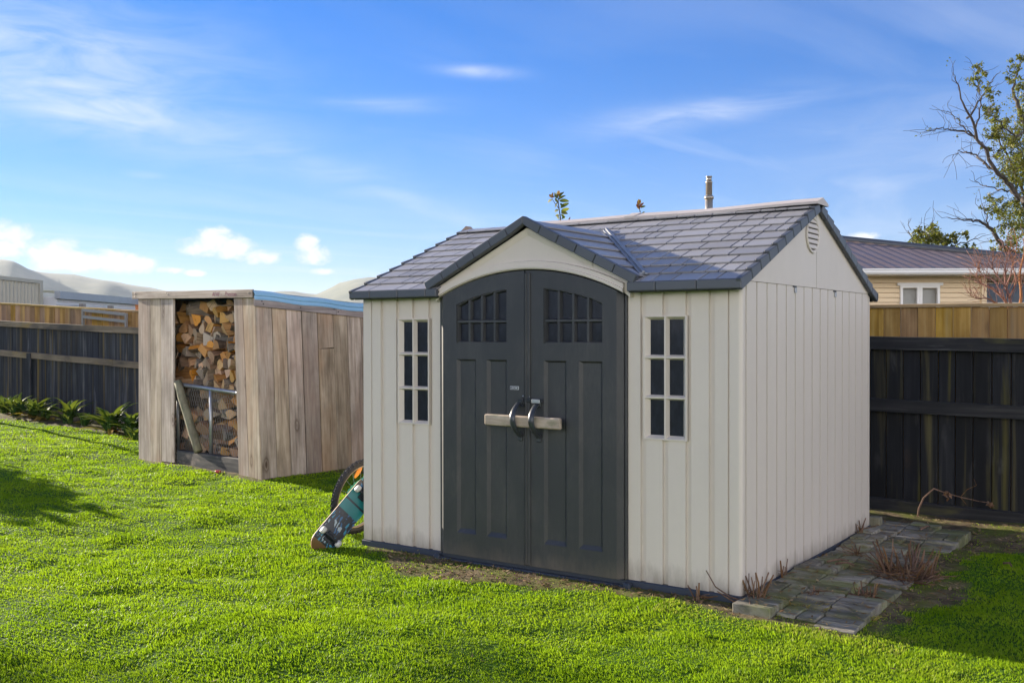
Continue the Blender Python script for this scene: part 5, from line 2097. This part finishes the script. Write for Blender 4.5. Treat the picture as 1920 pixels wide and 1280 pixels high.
DT = 25.0
base = at_d(2010, 700, DT); base.z = 0
limbs = [
    ([(2012, 820), (2008, 690), (1990, 600), (1965, 480), (1935, 400), (1918, 377)], .26, .12, -.1),
    ([(1918, 377), (1895, 352), (1871, 326), (1843, 275), (1820, 224), (1804, 185), (1794, 146)], .11, .015, -.12),
    ([(1843, 275), (1830, 262), (1816, 252), (1797, 248), (1781, 246), (1765, 242), (1748, 247), (1730, 249)], .05, .010, .1),
    ([(1820, 258), (1808, 240), (1795, 228), (1785, 215), (1775, 213)], .035, .008, .1),
    ([(1871, 326), (1858, 318), (1847, 310), (1838, 298), (1828, 293), (1812, 290), (1797, 289), (1785, 297)], .06, .010, .15),
    ([(1918, 377), (1900, 364), (1882, 361), (1863, 355), (1845, 350), (1826, 338)], .05, .010, .2),
    ([(1990, 600), (1950, 545), (1910, 486), (1890, 472), (1879, 463), (1866, 442), (1855, 428), (1836, 420), (1815, 417), (1777, 411)], .16, .014, -.05),
    ([(1879, 463), (1862, 440), (1855, 428), (1848, 405), (1836, 390)], .05, .012, -.15),
    ([(1820, 224), (1832, 200), (1845, 180), (1860, 155), (1878, 136)], .045, .009, .15),
    ([(1830, 245), (1838, 215), (1841, 185), (1832, 150), (1836, 130)], .035, .008, -.1),
    ([(1965, 480), (1940, 330), (1925, 240), (1906, 195), (1903, 160), (1915, 118)], .16, .015, .1),
    ([(1925, 240), (1905, 260), (1885, 240), (1868, 225), (1858, 212)], .05, .010, -.2),
    ([(1935, 400), (1905, 330), (1888, 290), (1872, 262), (1862, 240)], .07, .012, .25),
    ([(1910, 486), (1890, 500), (1868, 520)], .05, .02, .2),
    ([(2008, 690), (2050, 520), (2070, 380), (2060, 260)], .2, .05, .1),
]
clusters = [(1838, 131, 11), (1826, 152, 12), (1845, 140, 8), (1850, 168, 10), (1860, 183, 11), (1865, 210, 14), (1847, 205, 7), (1866, 222, 15), (1880, 245, 22), (1902, 262, 26), (1914, 290, 24), (1862, 258, 15),
            (1893, 318, 22), (1872, 290, 13), (1908, 345, 20), (1855, 278, 9), (1880, 396, 17), (1905, 402, 24), (1866, 382, 13), (1916, 430, 22), (1893, 425, 18), (1852, 372, 9), (1905, 140, 14), (1914, 112, 11),
            (1893, 151, 9), (1917, 165, 14), (1915, 215, 13), (1898, 462, 17), (1868, 470, 10), (1915, 478, 14), (1848, 395, 7), (1940, 300, 40), (1950, 200, 40), (1960, 420, 45), (1900, 380, 14), (1880, 345, 9), (1917, 318, 20), (1890, 230, 9)]
tree_from('gum_tree', 'tall half bare gum tree with peeling limbs rising behind the house at right edge', limbs, clusters, DT, base, 620, .06, (M['bark'], M['leaf']), 2, rscale=.62)
DT2 = 30.0
base = at_d(1790, 620, DT2); base.z = 0
limbs = [([(1790, 640), (1788, 560), (1782, 500), (1775, 470), (1760, 450), (1745, 432)], .14, .02, .05),
         ([(1782, 500), (1735, 480), (1715, 460), (1707, 438), (1707, 412)], .06, .008, .1),
         ([(1775, 470), (1800, 460), (1825, 452), (1842, 446)], .04, .01, -.1),
         ([(1785, 520), (1820, 500), (1850, 490)], .05, .012, .1), ([(1760, 450), (1740, 446), (1728, 430)], .03, .008, .1), ([(1785, 490), (1795, 455), (1808, 440)], .03, .008, .1)]
clusters = [(1742, 432, 13), (1732, 448, 13), (1752, 446, 14), (1720, 455, 11), (1765, 458, 13), (1782, 452, 9), (1788, 444, 8), (1810, 442, 7), (1775, 476, 12), (1740, 470, 14), (1800, 478, 13), (1825, 480, 13), (1845, 486, 11), (1815, 466, 8), (1755, 480, 16), (1780, 492, 16), (1722, 436, 7)]
tree_from('small_tree', 'rounded olive green treetop showing over the brown house roof', limbs, clusters, DT2, base, 900, .085, (M['bark'], M['leaf']), 1, rscale=.6)

# bare red twig shrub between the fence and the house
D3 = 13.0
base = at_d(1900, 640, D3); base.z = -.1
limbs = [([(1905, 640), (1896, 590), (1880, 560), (1862, 545), (1842, 535), (1828, 520)], .035, .005, .05),
         ([(1896, 590), (1870, 572), (1850, 562), (1835, 563), (1822, 558)], .022, .004, .05),
         ([(1900, 600), (1893, 560), (1886, 540), (1885, 510), (1888, 490), (1893, 470)], .03, .004, .05),
         ([(1886, 540), (1870, 520), (1862, 505), (1860, 495)], .016, .003, -.1), ([(1905, 610), (1915, 560), (1912, 520), (1920, 480), (1922, 450)], .03, .004, .1),
         ([(1880, 560), (1865, 530), (1842, 518), (1835, 505)], .016, .003, .1), ([(1893, 560), (1905, 530), (1900, 500), (1907, 470)], .018, .003, .1), ([(1910, 620), (1940, 560), (1950, 500)], .03, .005, 0),
         ([(1886, 540), (1896, 515), (1898, 490)], .014, .003, -.1)]
t = thing('red_twig_shrub', 'bare shrub of reddish twigs in front of the house at right edge', 'shrub', base)
b = SB()
for (px, r0, r1, dd) in limbs:
    p = smooth_path(limb_pts(px, D3, dd), 3)
    n = len(p)
    b.tube(p, [r0 * .8 + (r1 * .8 - r0 * .8) * i / (n - 1) for i in range(n)], 6)
    for i in range(3, n):
        for k in range(2):
            d = (p[i] - p[i - 1]).normalized() * .7 + Vector((rr.gauss(0, .5), rr.gauss(0, .5), rr.gauss(.6, .4)))
            s = stick(b, p[i], d, rr.uniform(.12, .38), .0035, 4, .2)
            if rr.random() < .6:
                stick(b, s[2], d + Vector((rr.gauss(0, .6), rr.gauss(0, .6), .3)), rr.uniform(.06, .2), .0025, 3, .2)
b.build('twigs', M['redtwig'], t)

# shrub and open tree standing left of the view: their shadows reach across the lawn
t = thing('round_shrub', 'rounded leafy shrub standing left of the lawn', 'shrub', (-10.2, -.25, hz(-10.2, -.25)))
b = MB()
for k in range(9):
    stick(b, (rr.uniform(-.1, .1), rr.uniform(-.1, .1), 0), (rr.gauss(0, .4), rr.gauss(0, .4), 1), rr.uniform(.9, 1.5), .02, 5, .15)
b.build('stem', M['bark'], t)
b = MB()
for k in range(150):
    a = Vector((rr.gauss(0, 1), rr.gauss(0, 1), rr.gauss(0, 1))).normalized() * rr.uniform(.3, 1)
    add_leaves(b, Vector((a.x * .8, -.25 + a.y * 1.0, .95 + a.z * .84)), .34, 70, .17)
bm = bmesh.new()
bmesh.ops.create_icosphere(bm, subdivisions=4, radius=1)  # solid core added inside the leaves so the cast shadow is filled
for p in bm.verts:
    k = .92 + .22 * mnoise.noise(p.co * 3)
    p.co = Vector((p.co.x * .85 * k, -.25 + p.co.y * 1.1 * k, .95 + p.co.z * .86 * k))
b.bm(bm)
b.build('crown', M['leaf'], t)
b = MB()
b.tube([(-13.0, 3.45, hz(-13, 3.45) - .2), (-13.05, 2.9, 1.15), (-13.0, 2.42, 2.15)], [.045, .042, .038], 8)
tag(b.build('leaning_pole', M['post']), 'timber pole leaning over at the left edge of the lawn', 'pole')
t = thing('open_tree', 'open thin crowned tree standing far left of the lawn', 'tree', (-17.5, -2.9, hz(-17.5, -2.9)))
b = MB(); lb = MB()
trunk = [Vector((0, 0, 0)), Vector((.05, .1, 1.2)), Vector((-.1, 0, 2.4)), Vector((0, .2, 3.8)), Vector((.2, .1, 5.4))]
b.tube(trunk, [.12, .10, .085, .06, .03], 8)
for k in range(16):
    p = trunk[1].lerp(trunk[4], rr.random())
    s = stick(b, p, (rr.gauss(0, .6), rr.gauss(0, 1), rr.uniform(.05, .6)), rr.uniform(1.0, 2.4), .035, 6, .15)
    for q in s[2:]:
        for j in range(2):
            add_leaves(lb, q + Vector((rr.gauss(0, .2), rr.gauss(0, .25), rr.gauss(0, .15))), .22, 26, .10, .6)
b.build('trunk', M['bark'], t); lb.build('crown', M['leaf'], t)

# ================================================================== HILLS
hp_px = [(-900, 496), (-500, 490), (-200, 484), (-60, 482), (0, 488), (20, 490), (55, 503), (100, 511), (150, 516), (200, 523), (255, 534), (320, 546), (380, 556), (440, 560), (490, 556), (520, 546), (545, 545), (570, 549), (592, 552),
         (612, 545), (640, 532), (668, 524), (700, 519), (760, 528), (860, 545), (1000, 560), (1300, 570), (1700, 575), (2200, 575), (2800, 570)]
b = MB()
NA = 260; NR = 16
rows_ = []
for i in range(NA + 1):
    u = -900 + 3700 * i / NA
    v = 560
    for (u0, v0), (u1, v1) in zip(hp_px[:-1], hp_px[1:]):
        if u0 <= u <= u1:
            f = (u - u0) / (u1 - u0); f = f * f * (3 - 2 * f) * .5 + f * .5
            v = v0 + (v1 - v0) * f
    d = ray(u, v); d2 = Vector((d.x, d.y, 0)); k = d2.length
    row = []
    for j in range(NR + 1):
        f = j / NR
        dist = 1900 + 2000 * f
        pr = math.sin(PI * min(1, f * 1.0)) ** 1.3
        hgt = (d.z / k) * 2900
        g = mnoise.fractal(Vector((u * .012, f * 4, 0)), 1.0, 2.0, 5) * .28 * pr * (1 - pr * .85)
        row.append((CAM.x + d2.x / k * dist, CAM.y + d2.y / k * dist, -2 + (hgt + 3.5) * max(0, pr + g)))
    rows_.append(row)
vs = [p for row in rows_ for p in row]
fs = []
for i in range(NA):
    for j in range(NR):
        a = i * (NR + 1) + j
        fs.append((a, a + NR + 1, a + NR + 2, a + 1))
b.add(vs, fs, 0, True)
hm = NT('hill_pasture')
hn = hm.noise(hm.coords('Object', (.006, .006, .01)), 1.0, 6, .65)
hmat = hm.finish(hm.ramp(hn, [(.35, (.07, .09, .05)), (.55, (.13, .14, .075)), (.7, (.20, .19, .12))]), .95)
tag(b.build('hills', hmat), 'hazy rounded hills on the left horizon', None, None, 'structure')

# ================================================================== HAZE
b = MB()
b.box(-4700, 4700, -4700, 4700, -4, 235)
hzm = NT('haze')
pv = hzm.n('ShaderNodeVolumePrincipled', Density=1.0e-4, Anisotropy=.1)
pv.inputs['Color'].default_value = (.76, .86, .98, 1)
ho = hzm.n('ShaderNodeOutputMaterial')
hzm.t.links.new(pv.outputs[0], ho.inputs['Volume'])
tag(b.build('haze', hzm.m), 'pale haze over the far hills', None, None, 'stuff')

# ================================================================== GROUND


def axis_(a, bnd, fine0, fine1, step):
    xs = list(np.arange(fine0, fine1 + 1e-6, step))
    lo_, hi_ = [], []
    v, s = fine0, step
    while v > a:
        s *= 1.35; v -= s; lo_.append(max(v, a))
    v, s = fine1, step
    while v < bnd:
        s *= 1.35; v += s; hi_.append(min(v, bnd))
    return np.array(lo_[::-1] + xs + hi_)


gx = axis_(-4500, 4500, -18, 9, .065); gy = axis_(-4500, 4500, -7, 6, .05)


def turf(x, y):
    """1 where grass grows, 0 on bare soil, paving and under buildings"""
    n = (vnoise(x * 5, y * 5, 31) - .5) * .22 + (vnoise(x * 14, y * 14, 32) - .5) * .12
    # bare soil in front of the doors
    edge = np.interp(x, [-.1, .25, .45, .8, 1.3, 1.7, 2.1, 2.5, 2.9, 3.1], [.02, -.14, -.32, -.50, -.48, -.36, -.22, -.14, -.12, -.24])
    dirt = sst(-.05, .05, y - edge + n * .8) * sst(-.05, .10, x + n * .3) * (1 - sst(3.0, 3.1, x)) * (y < .6)
    shed_ = (x > -.02) & (x < 3.02) & (y > -.02) & (y < 2.74)
    # paving and the soil around it
    path = sst(-.05, .05, .36 - np.abs(x - 3.36) + n * .2) * sst(-.03, .04, y + .27 + n * .15) * (y < 3.2)
    right = np.interp(y, [-.2, .1, .4, .9, 1.4, 2.0, 2.5, 3.0, 4.0], [3.70, 3.74, 3.88, 4.00, 3.90, 3.85, 3.92, 4.3, 7.5])
    soil = sst(-.05, .06, right - x + n) * (x > 3.3) * sst(-.05, .05, y + .18 + n * .3)
    back = sst(-.06, .06, y - 3.05 + n) * (x > -2.6)
    lbed = sst(-.06, .06, y - 3.22 + n) * (x < -5.2)
    c, s = math.cos(-WA), math.sin(-WA)
    lx = (x - WO.x) * c - (y - WO.y) * s; ly = (x - WO.x) * s + (y - WO.y) * c
    wsd = (lx > -.02) & (lx < 2.58) & (ly > -.04) & (ly < 1.9)
    wfr = sst(-.03, .03, ly + .10 + n * .5) * (lx > .2) * (lx < 2.6) * (ly < .2)
    beh = (x > -2.9) & (x < 0) & (y > 2.6)
    bare = np.maximum.reduce([dirt, shed_ * 1.0, path, soil, back, lbed, wsd * 1.0, wfr * .8, beh * .7])
    far = (y > 4.0) * 1.0
    return np.clip(1 - np.maximum(bare, far), 0, 1)


X, Y = np.meshgrid(gx, gy)
Z = height(X, Y)
T = turf(X, Y)
T = np.where((np.abs(X) > 40) | (np.abs(Y) > 20), 1, T)
verts = np.stack([X, Y, Z], -1).reshape(-1, 3)
nxv, nyv = len(gx), len(gy)
ii = (np.arange(nyv - 1)[:, None] * nxv + np.arange(nxv - 1)[None, :]).reshape(-1)
faces = np.stack([ii, ii + 1, ii + 1 + nxv, ii + nxv], -1)
me = bpy.data.meshes.new('ground')
me.vertices.add(len(verts)); me.vertices.foreach_set('co', verts.astype(np.float32).ravel())
me.loops.add(faces.size); me.loops.foreach_set('vertex_index', faces.astype(np.int32).ravel())
me.polygons.add(len(faces)); me.polygons.foreach_set('loop_start', (np.arange(len(faces)) * 4).astype(np.int32))
me.polygons.foreach_set('loop_total', np.full(len(faces), 4, np.int32)) if False else None
me.polygons.foreach_set('use_smooth', np.ones(len(faces), bool))
at = me.attributes.new('turf', 'FLOAT', 'POINT'); at.data.foreach_set('value', T.astype(np.float32).ravel())
me.materials.append(M['ground'])
me.update(calc_edges=True); me.validate()
tag(link(me, 'ground'), 'mown lawn and bare soil ground', None, None, 'structure')

# ================================================================== GRASS
NB = 2100000
ang = rng.uniform(-.74, .74, NB)
# distance along the view, denser close up
uu = rng.random(NB)
r0, r1, pw = 3.2, 21.0, .10
rad = (r0 ** pw + uu * (r1 ** pw - r0 ** pw)) ** (1 / pw)
gxp = CAM.x - fh.x * 1.8 + cr.x * rad * np.tan(ang) + fh.x * rad
gyp = CAM.y - fh.y * 1.8 + cr.y * rad * np.tan(ang) + fh.y * rad
rad = rad - 1.6
# gather blades into tufts
cell = .035 * (rad / 4) ** .5
cxp = np.round(gxp / cell) * cell; cyp = np.round(gyp / cell) * cell
jx = vnoise(np.round(gxp / cell) * 1.0 + .5, np.round(gyp / cell) * 1.0 + .5, 91); jy = vnoise(np.round(gxp / cell) * 1.0 + .5, np.round(gyp / cell) * 1.0 + .5, 92)
cxp = cxp + (jx - .5) * 2.2 * cell; cyp = cyp + (jy - .5) * 2.2 * cell
pull = rng.uniform(0, .55, NB) * (vnoise(gxp * 9, gyp * 9, 51) > .35)
gxp = gxp + (cxp - gxp) * pull; gyp = gyp + (cyp - gyp) * pull
tw = turf(gxp, gyp)
stray = (vnoise(gxp * 7, gyp * 7, 40) > .60) * .28 + .05
keep = (rng.random(NB) < np.maximum(tw ** 1.5, stray * (gyp < .15) * (gyp > -1.2) + stray * (gxp > 3.6) * .8)) & (gyp < 3.7) & (gxp < 9) & (gxp > -19)
keep &= ~((gxp > -.04) & (gxp < 3.04) & (gyp > -.02) & (gyp < 2.74))
gxp, gyp, rad, tw = gxp[keep], gyp[keep], rad[keep], tw[keep]
NB = len(gxp)
gz = height(gxp, gyp)
patch = vnoise(gxp * 2.3, gyp * 2.3, 60) * .55 + vnoise(gxp * 7, gyp * 7, 61) * .45
hgt = (.010 + .023 * patch ** 1.5) * rng.uniform(.55, 1.35, NB)
tall = rng.random(NB) < .006
hgt[tall] *= 1.9
hgt *= np.where(tw < .5, .8, 1)
wid = .0017 * np.maximum(1, rad / 3.6) ** .8 * rng.uniform(.7, 1.4, NB)
az = rng.uniform(0, 2 * PI, NB)
# lean shared by neighbours plus individual scatter
la = vnoise(gxp * 3.1, gyp * 3.1, 70) * 4 * PI + rng.normal(0, 1.0, NB)
lm = np.abs(rng.normal(.55, .38, NB))
dx, dy = np.cos(la) * lm, np.sin(la) * lm
nrm = np.sqrt(1 + lm ** 2)
wx, wy = np.cos(az) * wid, np.sin(az) * wid
base_ = np.stack([gxp, gyp, gz - .004], -1)
W3 = np.stack([wx, wy, np.zeros(NB)], -1)
mid_ = base_ + np.stack([dx * .35, dy * .35, np.ones(NB) * .60], -1) * hgt[:, None]
tip_ = base_ + np.stack([dx * 1.0, dy * 1.0, (1.02 - .28 * np.minimum(lm, 1.6))], -1) * hgt[:, None]
V5 = np.stack([base_ - W3, base_ + W3, mid_ - W3 * .8, mid_ + W3 * .8, tip_], 1).reshape(-1, 3)
o5 = (np.arange(NB) * 5)[:, None]
tri = np.concatenate([o5 + np.array([[0, 1, 3]]), o5 + np.array([[0, 3, 2]]), o5 + np.array([[2, 3, 4]])], 1).reshape(-1)
me = bpy.data.meshes.new('grass')
me.vertices.add(len(V5)); me.vertices.foreach_set('co', V5.astype(np.float32).ravel())
me.loops.add(len(tri)); me.loops.foreach_set('vertex_index', tri.astype(np.int32))
me.polygons.add(len(tri) // 3); me.polygons.foreach_set('loop_start', (np.arange(len(tri) // 3) * 3).astype(np.int32))
me.polygons.foreach_set('use_smooth', np.ones(len(tri) // 3, bool))
tint = np.clip(.12 + .50 * vnoise(gxp * 1.3, gyp * 1.3, 80) * .7 + .40 * vnoise(gxp * 6, gyp * 6, 81) + rng.normal(0, .14, NB), 0, .93)
dead = rng.random(NB) < np.where(tw < .9, .25, .012)
dead |= (rng.random(NB) < .55) & (gxp > 2.6) & (gxp < 4.0) & (gyp > -.42) & (gyp < -.05)
tint[dead] = rng.uniform(.92, 1, dead.sum())
at = me.attributes.new('tint', 'FLOAT', 'POINT'); at.data.foreach_set('value', np.repeat(tint, 5).astype(np.float32))
me.materials.append(M['grass'])
me.update(calc_edges=False)
tag(link(me, 'grass'), 'short bright green mown lawn grass', None, None, 'stuff')
print('blades', NB)

# ---- fallen leaves and crumbs of debris
b = MB()
spots = []
lr = random.Random(77)
while len(spots) < 2300:
    if lr.random() < .38:
        x, y = lr.uniform(.2, 3.0), lr.uniform(-.65, -.03)
    elif lr.random() < .7:
        x, y = lr.uniform(3.05, 4.4), lr.uniform(-.3, 3.8)
    else:
        x, y = lr.uniform(-4, 5), lr.uniform(-3, 2.2)
        if lr.random() < .95:
            continue
        spots.append((x, y, 1)); continue
    if float(turf(np.array([x]), np.array([y]))[0]) < .5:
        spots.append((x, y, 0))
for x, y, on in spots:
    inpath = 3.02 < x < 3.72 and -.2 < y < 2.9
    z = hz(x, y) + (.008 if not on else .030)
    if inpath:
        z = path_z(x, y) + .012
    a = lr.uniform(0, 6.28); l = lr.uniform(.006, .026); w_ = l * lr.uniform(.15, .5)
    d = Vector((math.cos(a), math.sin(a), lr.uniform(-.1, .35))) * l
    s = Vector((-math.sin(a), math.cos(a), lr.uniform(-.3, .3))) * w_
    c = Vector((x, y, z))
    b.add([c - d, c + s, c + d + Vector((0, 0, .004)), c - s], [(0, 1, 2, 3)])
tag(b.build('leaf_litter', M['litter']), 'scattered dead leaves and twig crumbs on the bare soil and pavers', None, None, 'stuff')

# ================================================================== SKY, SUN, RENDER
SUN_EL = math.atan(.279); SUN_DIR = Vector((-1, .035, .279)).normalized()
sd_ = bpy.data.lights.new('sun', 'SUN'); sd_.energy = 4.7; sd_.angle = math.radians(.55); sd_.color = (1, .88, .72)
so = bpy.data.objects.new('sun', sd_); COL.objects.link(so)
so.rotation_euler = SUN_DIR.to_track_quat('Z', 'Y').to_euler()
so.location = (-10, 0, 8)

wld = bpy.data.worlds.new('World'); SC.world = wld; wld.use_nodes = True
w = NT('', wld)
sky = w.n('ShaderNodeTexSky', {'sky_type': 'NISHITA', 'sun_disc': False})
sky.sun_elevation = SUN_EL
sky.sun_rotation = math.atan2(SUN_DIR.x, SUN_DIR.y)
sky.altitude = 0; sky.air_density = 1.0; sky.dust_density = .1; sky.ozone_density = 6.0
hsv = w.n('ShaderNodeHueSaturation', Color=sky.outputs[0]); hsv.inputs['Saturation'].default_value = 1.25
skyc = w.mix(1.0, hsv.outputs[0], (.70, .71, .92), 'MULTIPLY')
dirv = w.n('ShaderNodeTexCoord').outputs['Generated']
sp = w.n('ShaderNodeSeparateXYZ', Vector=dirv)
azn = w.math('ARCTAN2', sp.outputs[0], sp.outputs[1])
eln = w.math('ARCSINE', sp.outputs[2])


def px_ae(u, v):
    d = ray(u, v).normalized()
    return math.atan2(d.x, d.y), math.asin(d.z)


# cirrus: soft stretched streaks on a high plane
zc = w.math('MAXIMUM', sp.outputs[2], .03)
cv = w.n('ShaderNodeCombineXYZ', X=w.math('DIVIDE', sp.outputs[0], zc), Y=w.math('DIVIDE', sp.outputs[1], zc), Z=0.0).outputs[0]
mp = w.n('ShaderNodeMapping', Vector=cv, Scale=(.55, .20, 1), Rotation=(0, 0, math.radians(-52)), Location=(3.1, 1.7, 0))
n1 = w.noise(mp.outputs[0], 1.0, 7, .55, 1.3)
mp2 = w.n('ShaderNodeMapping', Vector=cv, Scale=(.16, .10, 1), Rotation=(0, 0, math.radians(-40)), Location=(.4, 5.2, 0))
n2 = w.noise(mp2.outputs[0], 1.0, 3, .5, .6)
cir = w.math('MULTIPLY', w.ramp(n1, [(.44, (0, 0, 0)), (.78, (1, 1, 1))]), w.ramp(n2, [(.36, (.06, .06, .06)), (.62, (1, 1, 1))]))
cir = w.math('MULTIPLY', cir, .55)
# named wisps
blobn = w.noise(w.n('ShaderNodeMapping', Vector=w.n('ShaderNodeCombineXYZ', X=azn, Y=eln, Z=0.0).outputs[0], Scale=(9, 40, 1)).outputs[0], 1.0, 5, .6, .8)
tot = cir


def blob(u, v, ru, rv, rot=0.0):
    a, e = px_ae(u, v)
    da = w.math('SUBTRACT', azn, a); de = w.math('SUBTRACT', eln, e)
    if rot:
        c, s = math.cos(rot), math.sin(rot)
        da, de = w.math('ADD', w.math('MULTIPLY', da, c), w.math('MULTIPLY', de, s)), w.math('SUBTRACT', w.math('MULTIPLY', de, c), w.math('MULTIPLY', da, s))
    xa = w.math('MULTIPLY', da, F_PX / ru * 1.0); xe = w.math('MULTIPLY', de, F_PX / rv)
    d2 = w.math('ADD', w.math('MULTIPLY', xa, xa), w.math('MULTIPLY', xe, xe))
    return d2


for (u, v, ru, rv, k, rot) in ((890, 133, 75, 11, .55, -.05), (1310, 215, 190, 26, .55, .12), (720, 195, 120, 14, .30, 0), (150, 190, 190, 46, .95, -.12), (40, 105, 320, 100, .66, 0), (330, 240, 280, 60, .42, -.15), (560, 300, 300, 40, .35, -.3), (700, 350, 330, 22, .35, -.32), (280, 327, 60, 8, .25, -.05), (1700, 250, 260, 90, .20, 0.1)):
    d2 = blob(u, v, ru, rv, rot)
    g = w.math('MULTIPLY', w.math('EXPONENT', w.math('MULTIPLY', d2, -1.0)), w.math('MULTIPLY', w.ramp(blobn, [(.30, (.15, .15, .15)), (.65, (1, 1, 1))]), k))
    tot = w.math('MAXIMUM', tot, g)
tot = w.math('MINIMUM', tot, .85)
skyc = w.mix(tot, skyc, (4.3, 4.75, 5.6))
# low pale band over the horizon
band = w.math('EXPONENT', w.math('MULTIPLY', w.math('MAXIMUM', eln, 0.0), -9.0))
skyc = w.mix(w.math('MULTIPLY', band, .5), skyc, (2.6, 3.2, 4.1))
# cumulus low on the left
cn = w.noise(w.n('ShaderNodeMapping', Vector=w.n('ShaderNodeCombineXYZ', X=azn, Y=eln, Z=0.0).outputs[0], Scale=(46, 70, 1)).outputs[0], 1.0, 9, .62, .35)
cum = None
for (u, v, ru, rv) in ((-30, 455, 80, 50), (20, 452, 45, 38), (95, 475, 62, 36), (150, 488, 75, 26), (215, 488, 60, 26), (255, 495, 40, 20), (405, 447, 44, 30), (375, 462, 50, 20), (440, 462, 46, 30), (490, 480, 44, 16), (575, 462, 26, 30), (590, 476, 46, 22), (605, 508, 30, 8), (320, 505, 30, 8), (365, 510, 26, 7), (1624, 446, 34, 12), (-150, 470, 120, 40)):
    d2 = blob(u, v, ru, rv)
    f = w.math('SUBTRACT', 1.0, d2)
    cum = f if cum is None else w.math('MAXIMUM', cum, f)
cd = w.math('ADD', cum, w.math('MULTIPLY', w.math('SUBTRACT', cn, .5), 2.6))
cmask = w.ramp(cd, [(.1, (0, 0, 0)), (.85, (1, 1, 1))])
cshade = w.ramp(cd, [(.2, (3.5, 4.0, 4.8)), (1.4, (5.2, 5.35, 5.55))])
skyc = w.mix(w.math('MULTIPLY', cmask, .88), skyc, cshade)
# bright white veil added to the unseen sky behind the viewer, filling shaded fronts
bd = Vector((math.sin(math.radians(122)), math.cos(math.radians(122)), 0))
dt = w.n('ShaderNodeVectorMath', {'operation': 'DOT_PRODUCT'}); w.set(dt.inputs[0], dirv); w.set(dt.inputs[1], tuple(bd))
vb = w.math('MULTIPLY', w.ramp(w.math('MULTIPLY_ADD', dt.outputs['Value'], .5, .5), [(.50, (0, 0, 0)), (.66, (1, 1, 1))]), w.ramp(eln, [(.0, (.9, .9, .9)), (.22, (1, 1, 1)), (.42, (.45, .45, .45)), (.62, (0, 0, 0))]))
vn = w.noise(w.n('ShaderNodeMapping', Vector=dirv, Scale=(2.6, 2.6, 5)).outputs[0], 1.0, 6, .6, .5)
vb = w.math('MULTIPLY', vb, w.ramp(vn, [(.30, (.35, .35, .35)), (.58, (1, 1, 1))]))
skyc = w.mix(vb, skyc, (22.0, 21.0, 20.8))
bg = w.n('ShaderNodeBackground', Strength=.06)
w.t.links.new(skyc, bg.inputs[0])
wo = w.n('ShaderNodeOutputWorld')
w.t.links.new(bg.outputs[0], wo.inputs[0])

SC.render.engine = 'CYCLES'
SC.cycles.use_denoising = True
try:
    SC.cycles.denoiser = 'OPENIMAGEDENOISE'
    SC.cycles.denoising_input_passes = 'RGB_ALBEDO_NORMAL'
    SC.cycles.denoising_prefilter = 'ACCURATE'
    SC.cycles.denoising_quality = 'HIGH'
except Exception:
    pass
SC.cycles.max_bounces = 7
SC.cycles.transparent_max_bounces = 8
SC.cycles.sample_clamp_indirect = 8
SC.view_settings.view_transform = 'Standard'
SC.view_settings.look = 'None'
SC.view_settings.gamma = 1
SC.view_settings.use_curve_mapping = False
SC.view_settings.exposure = 1.72
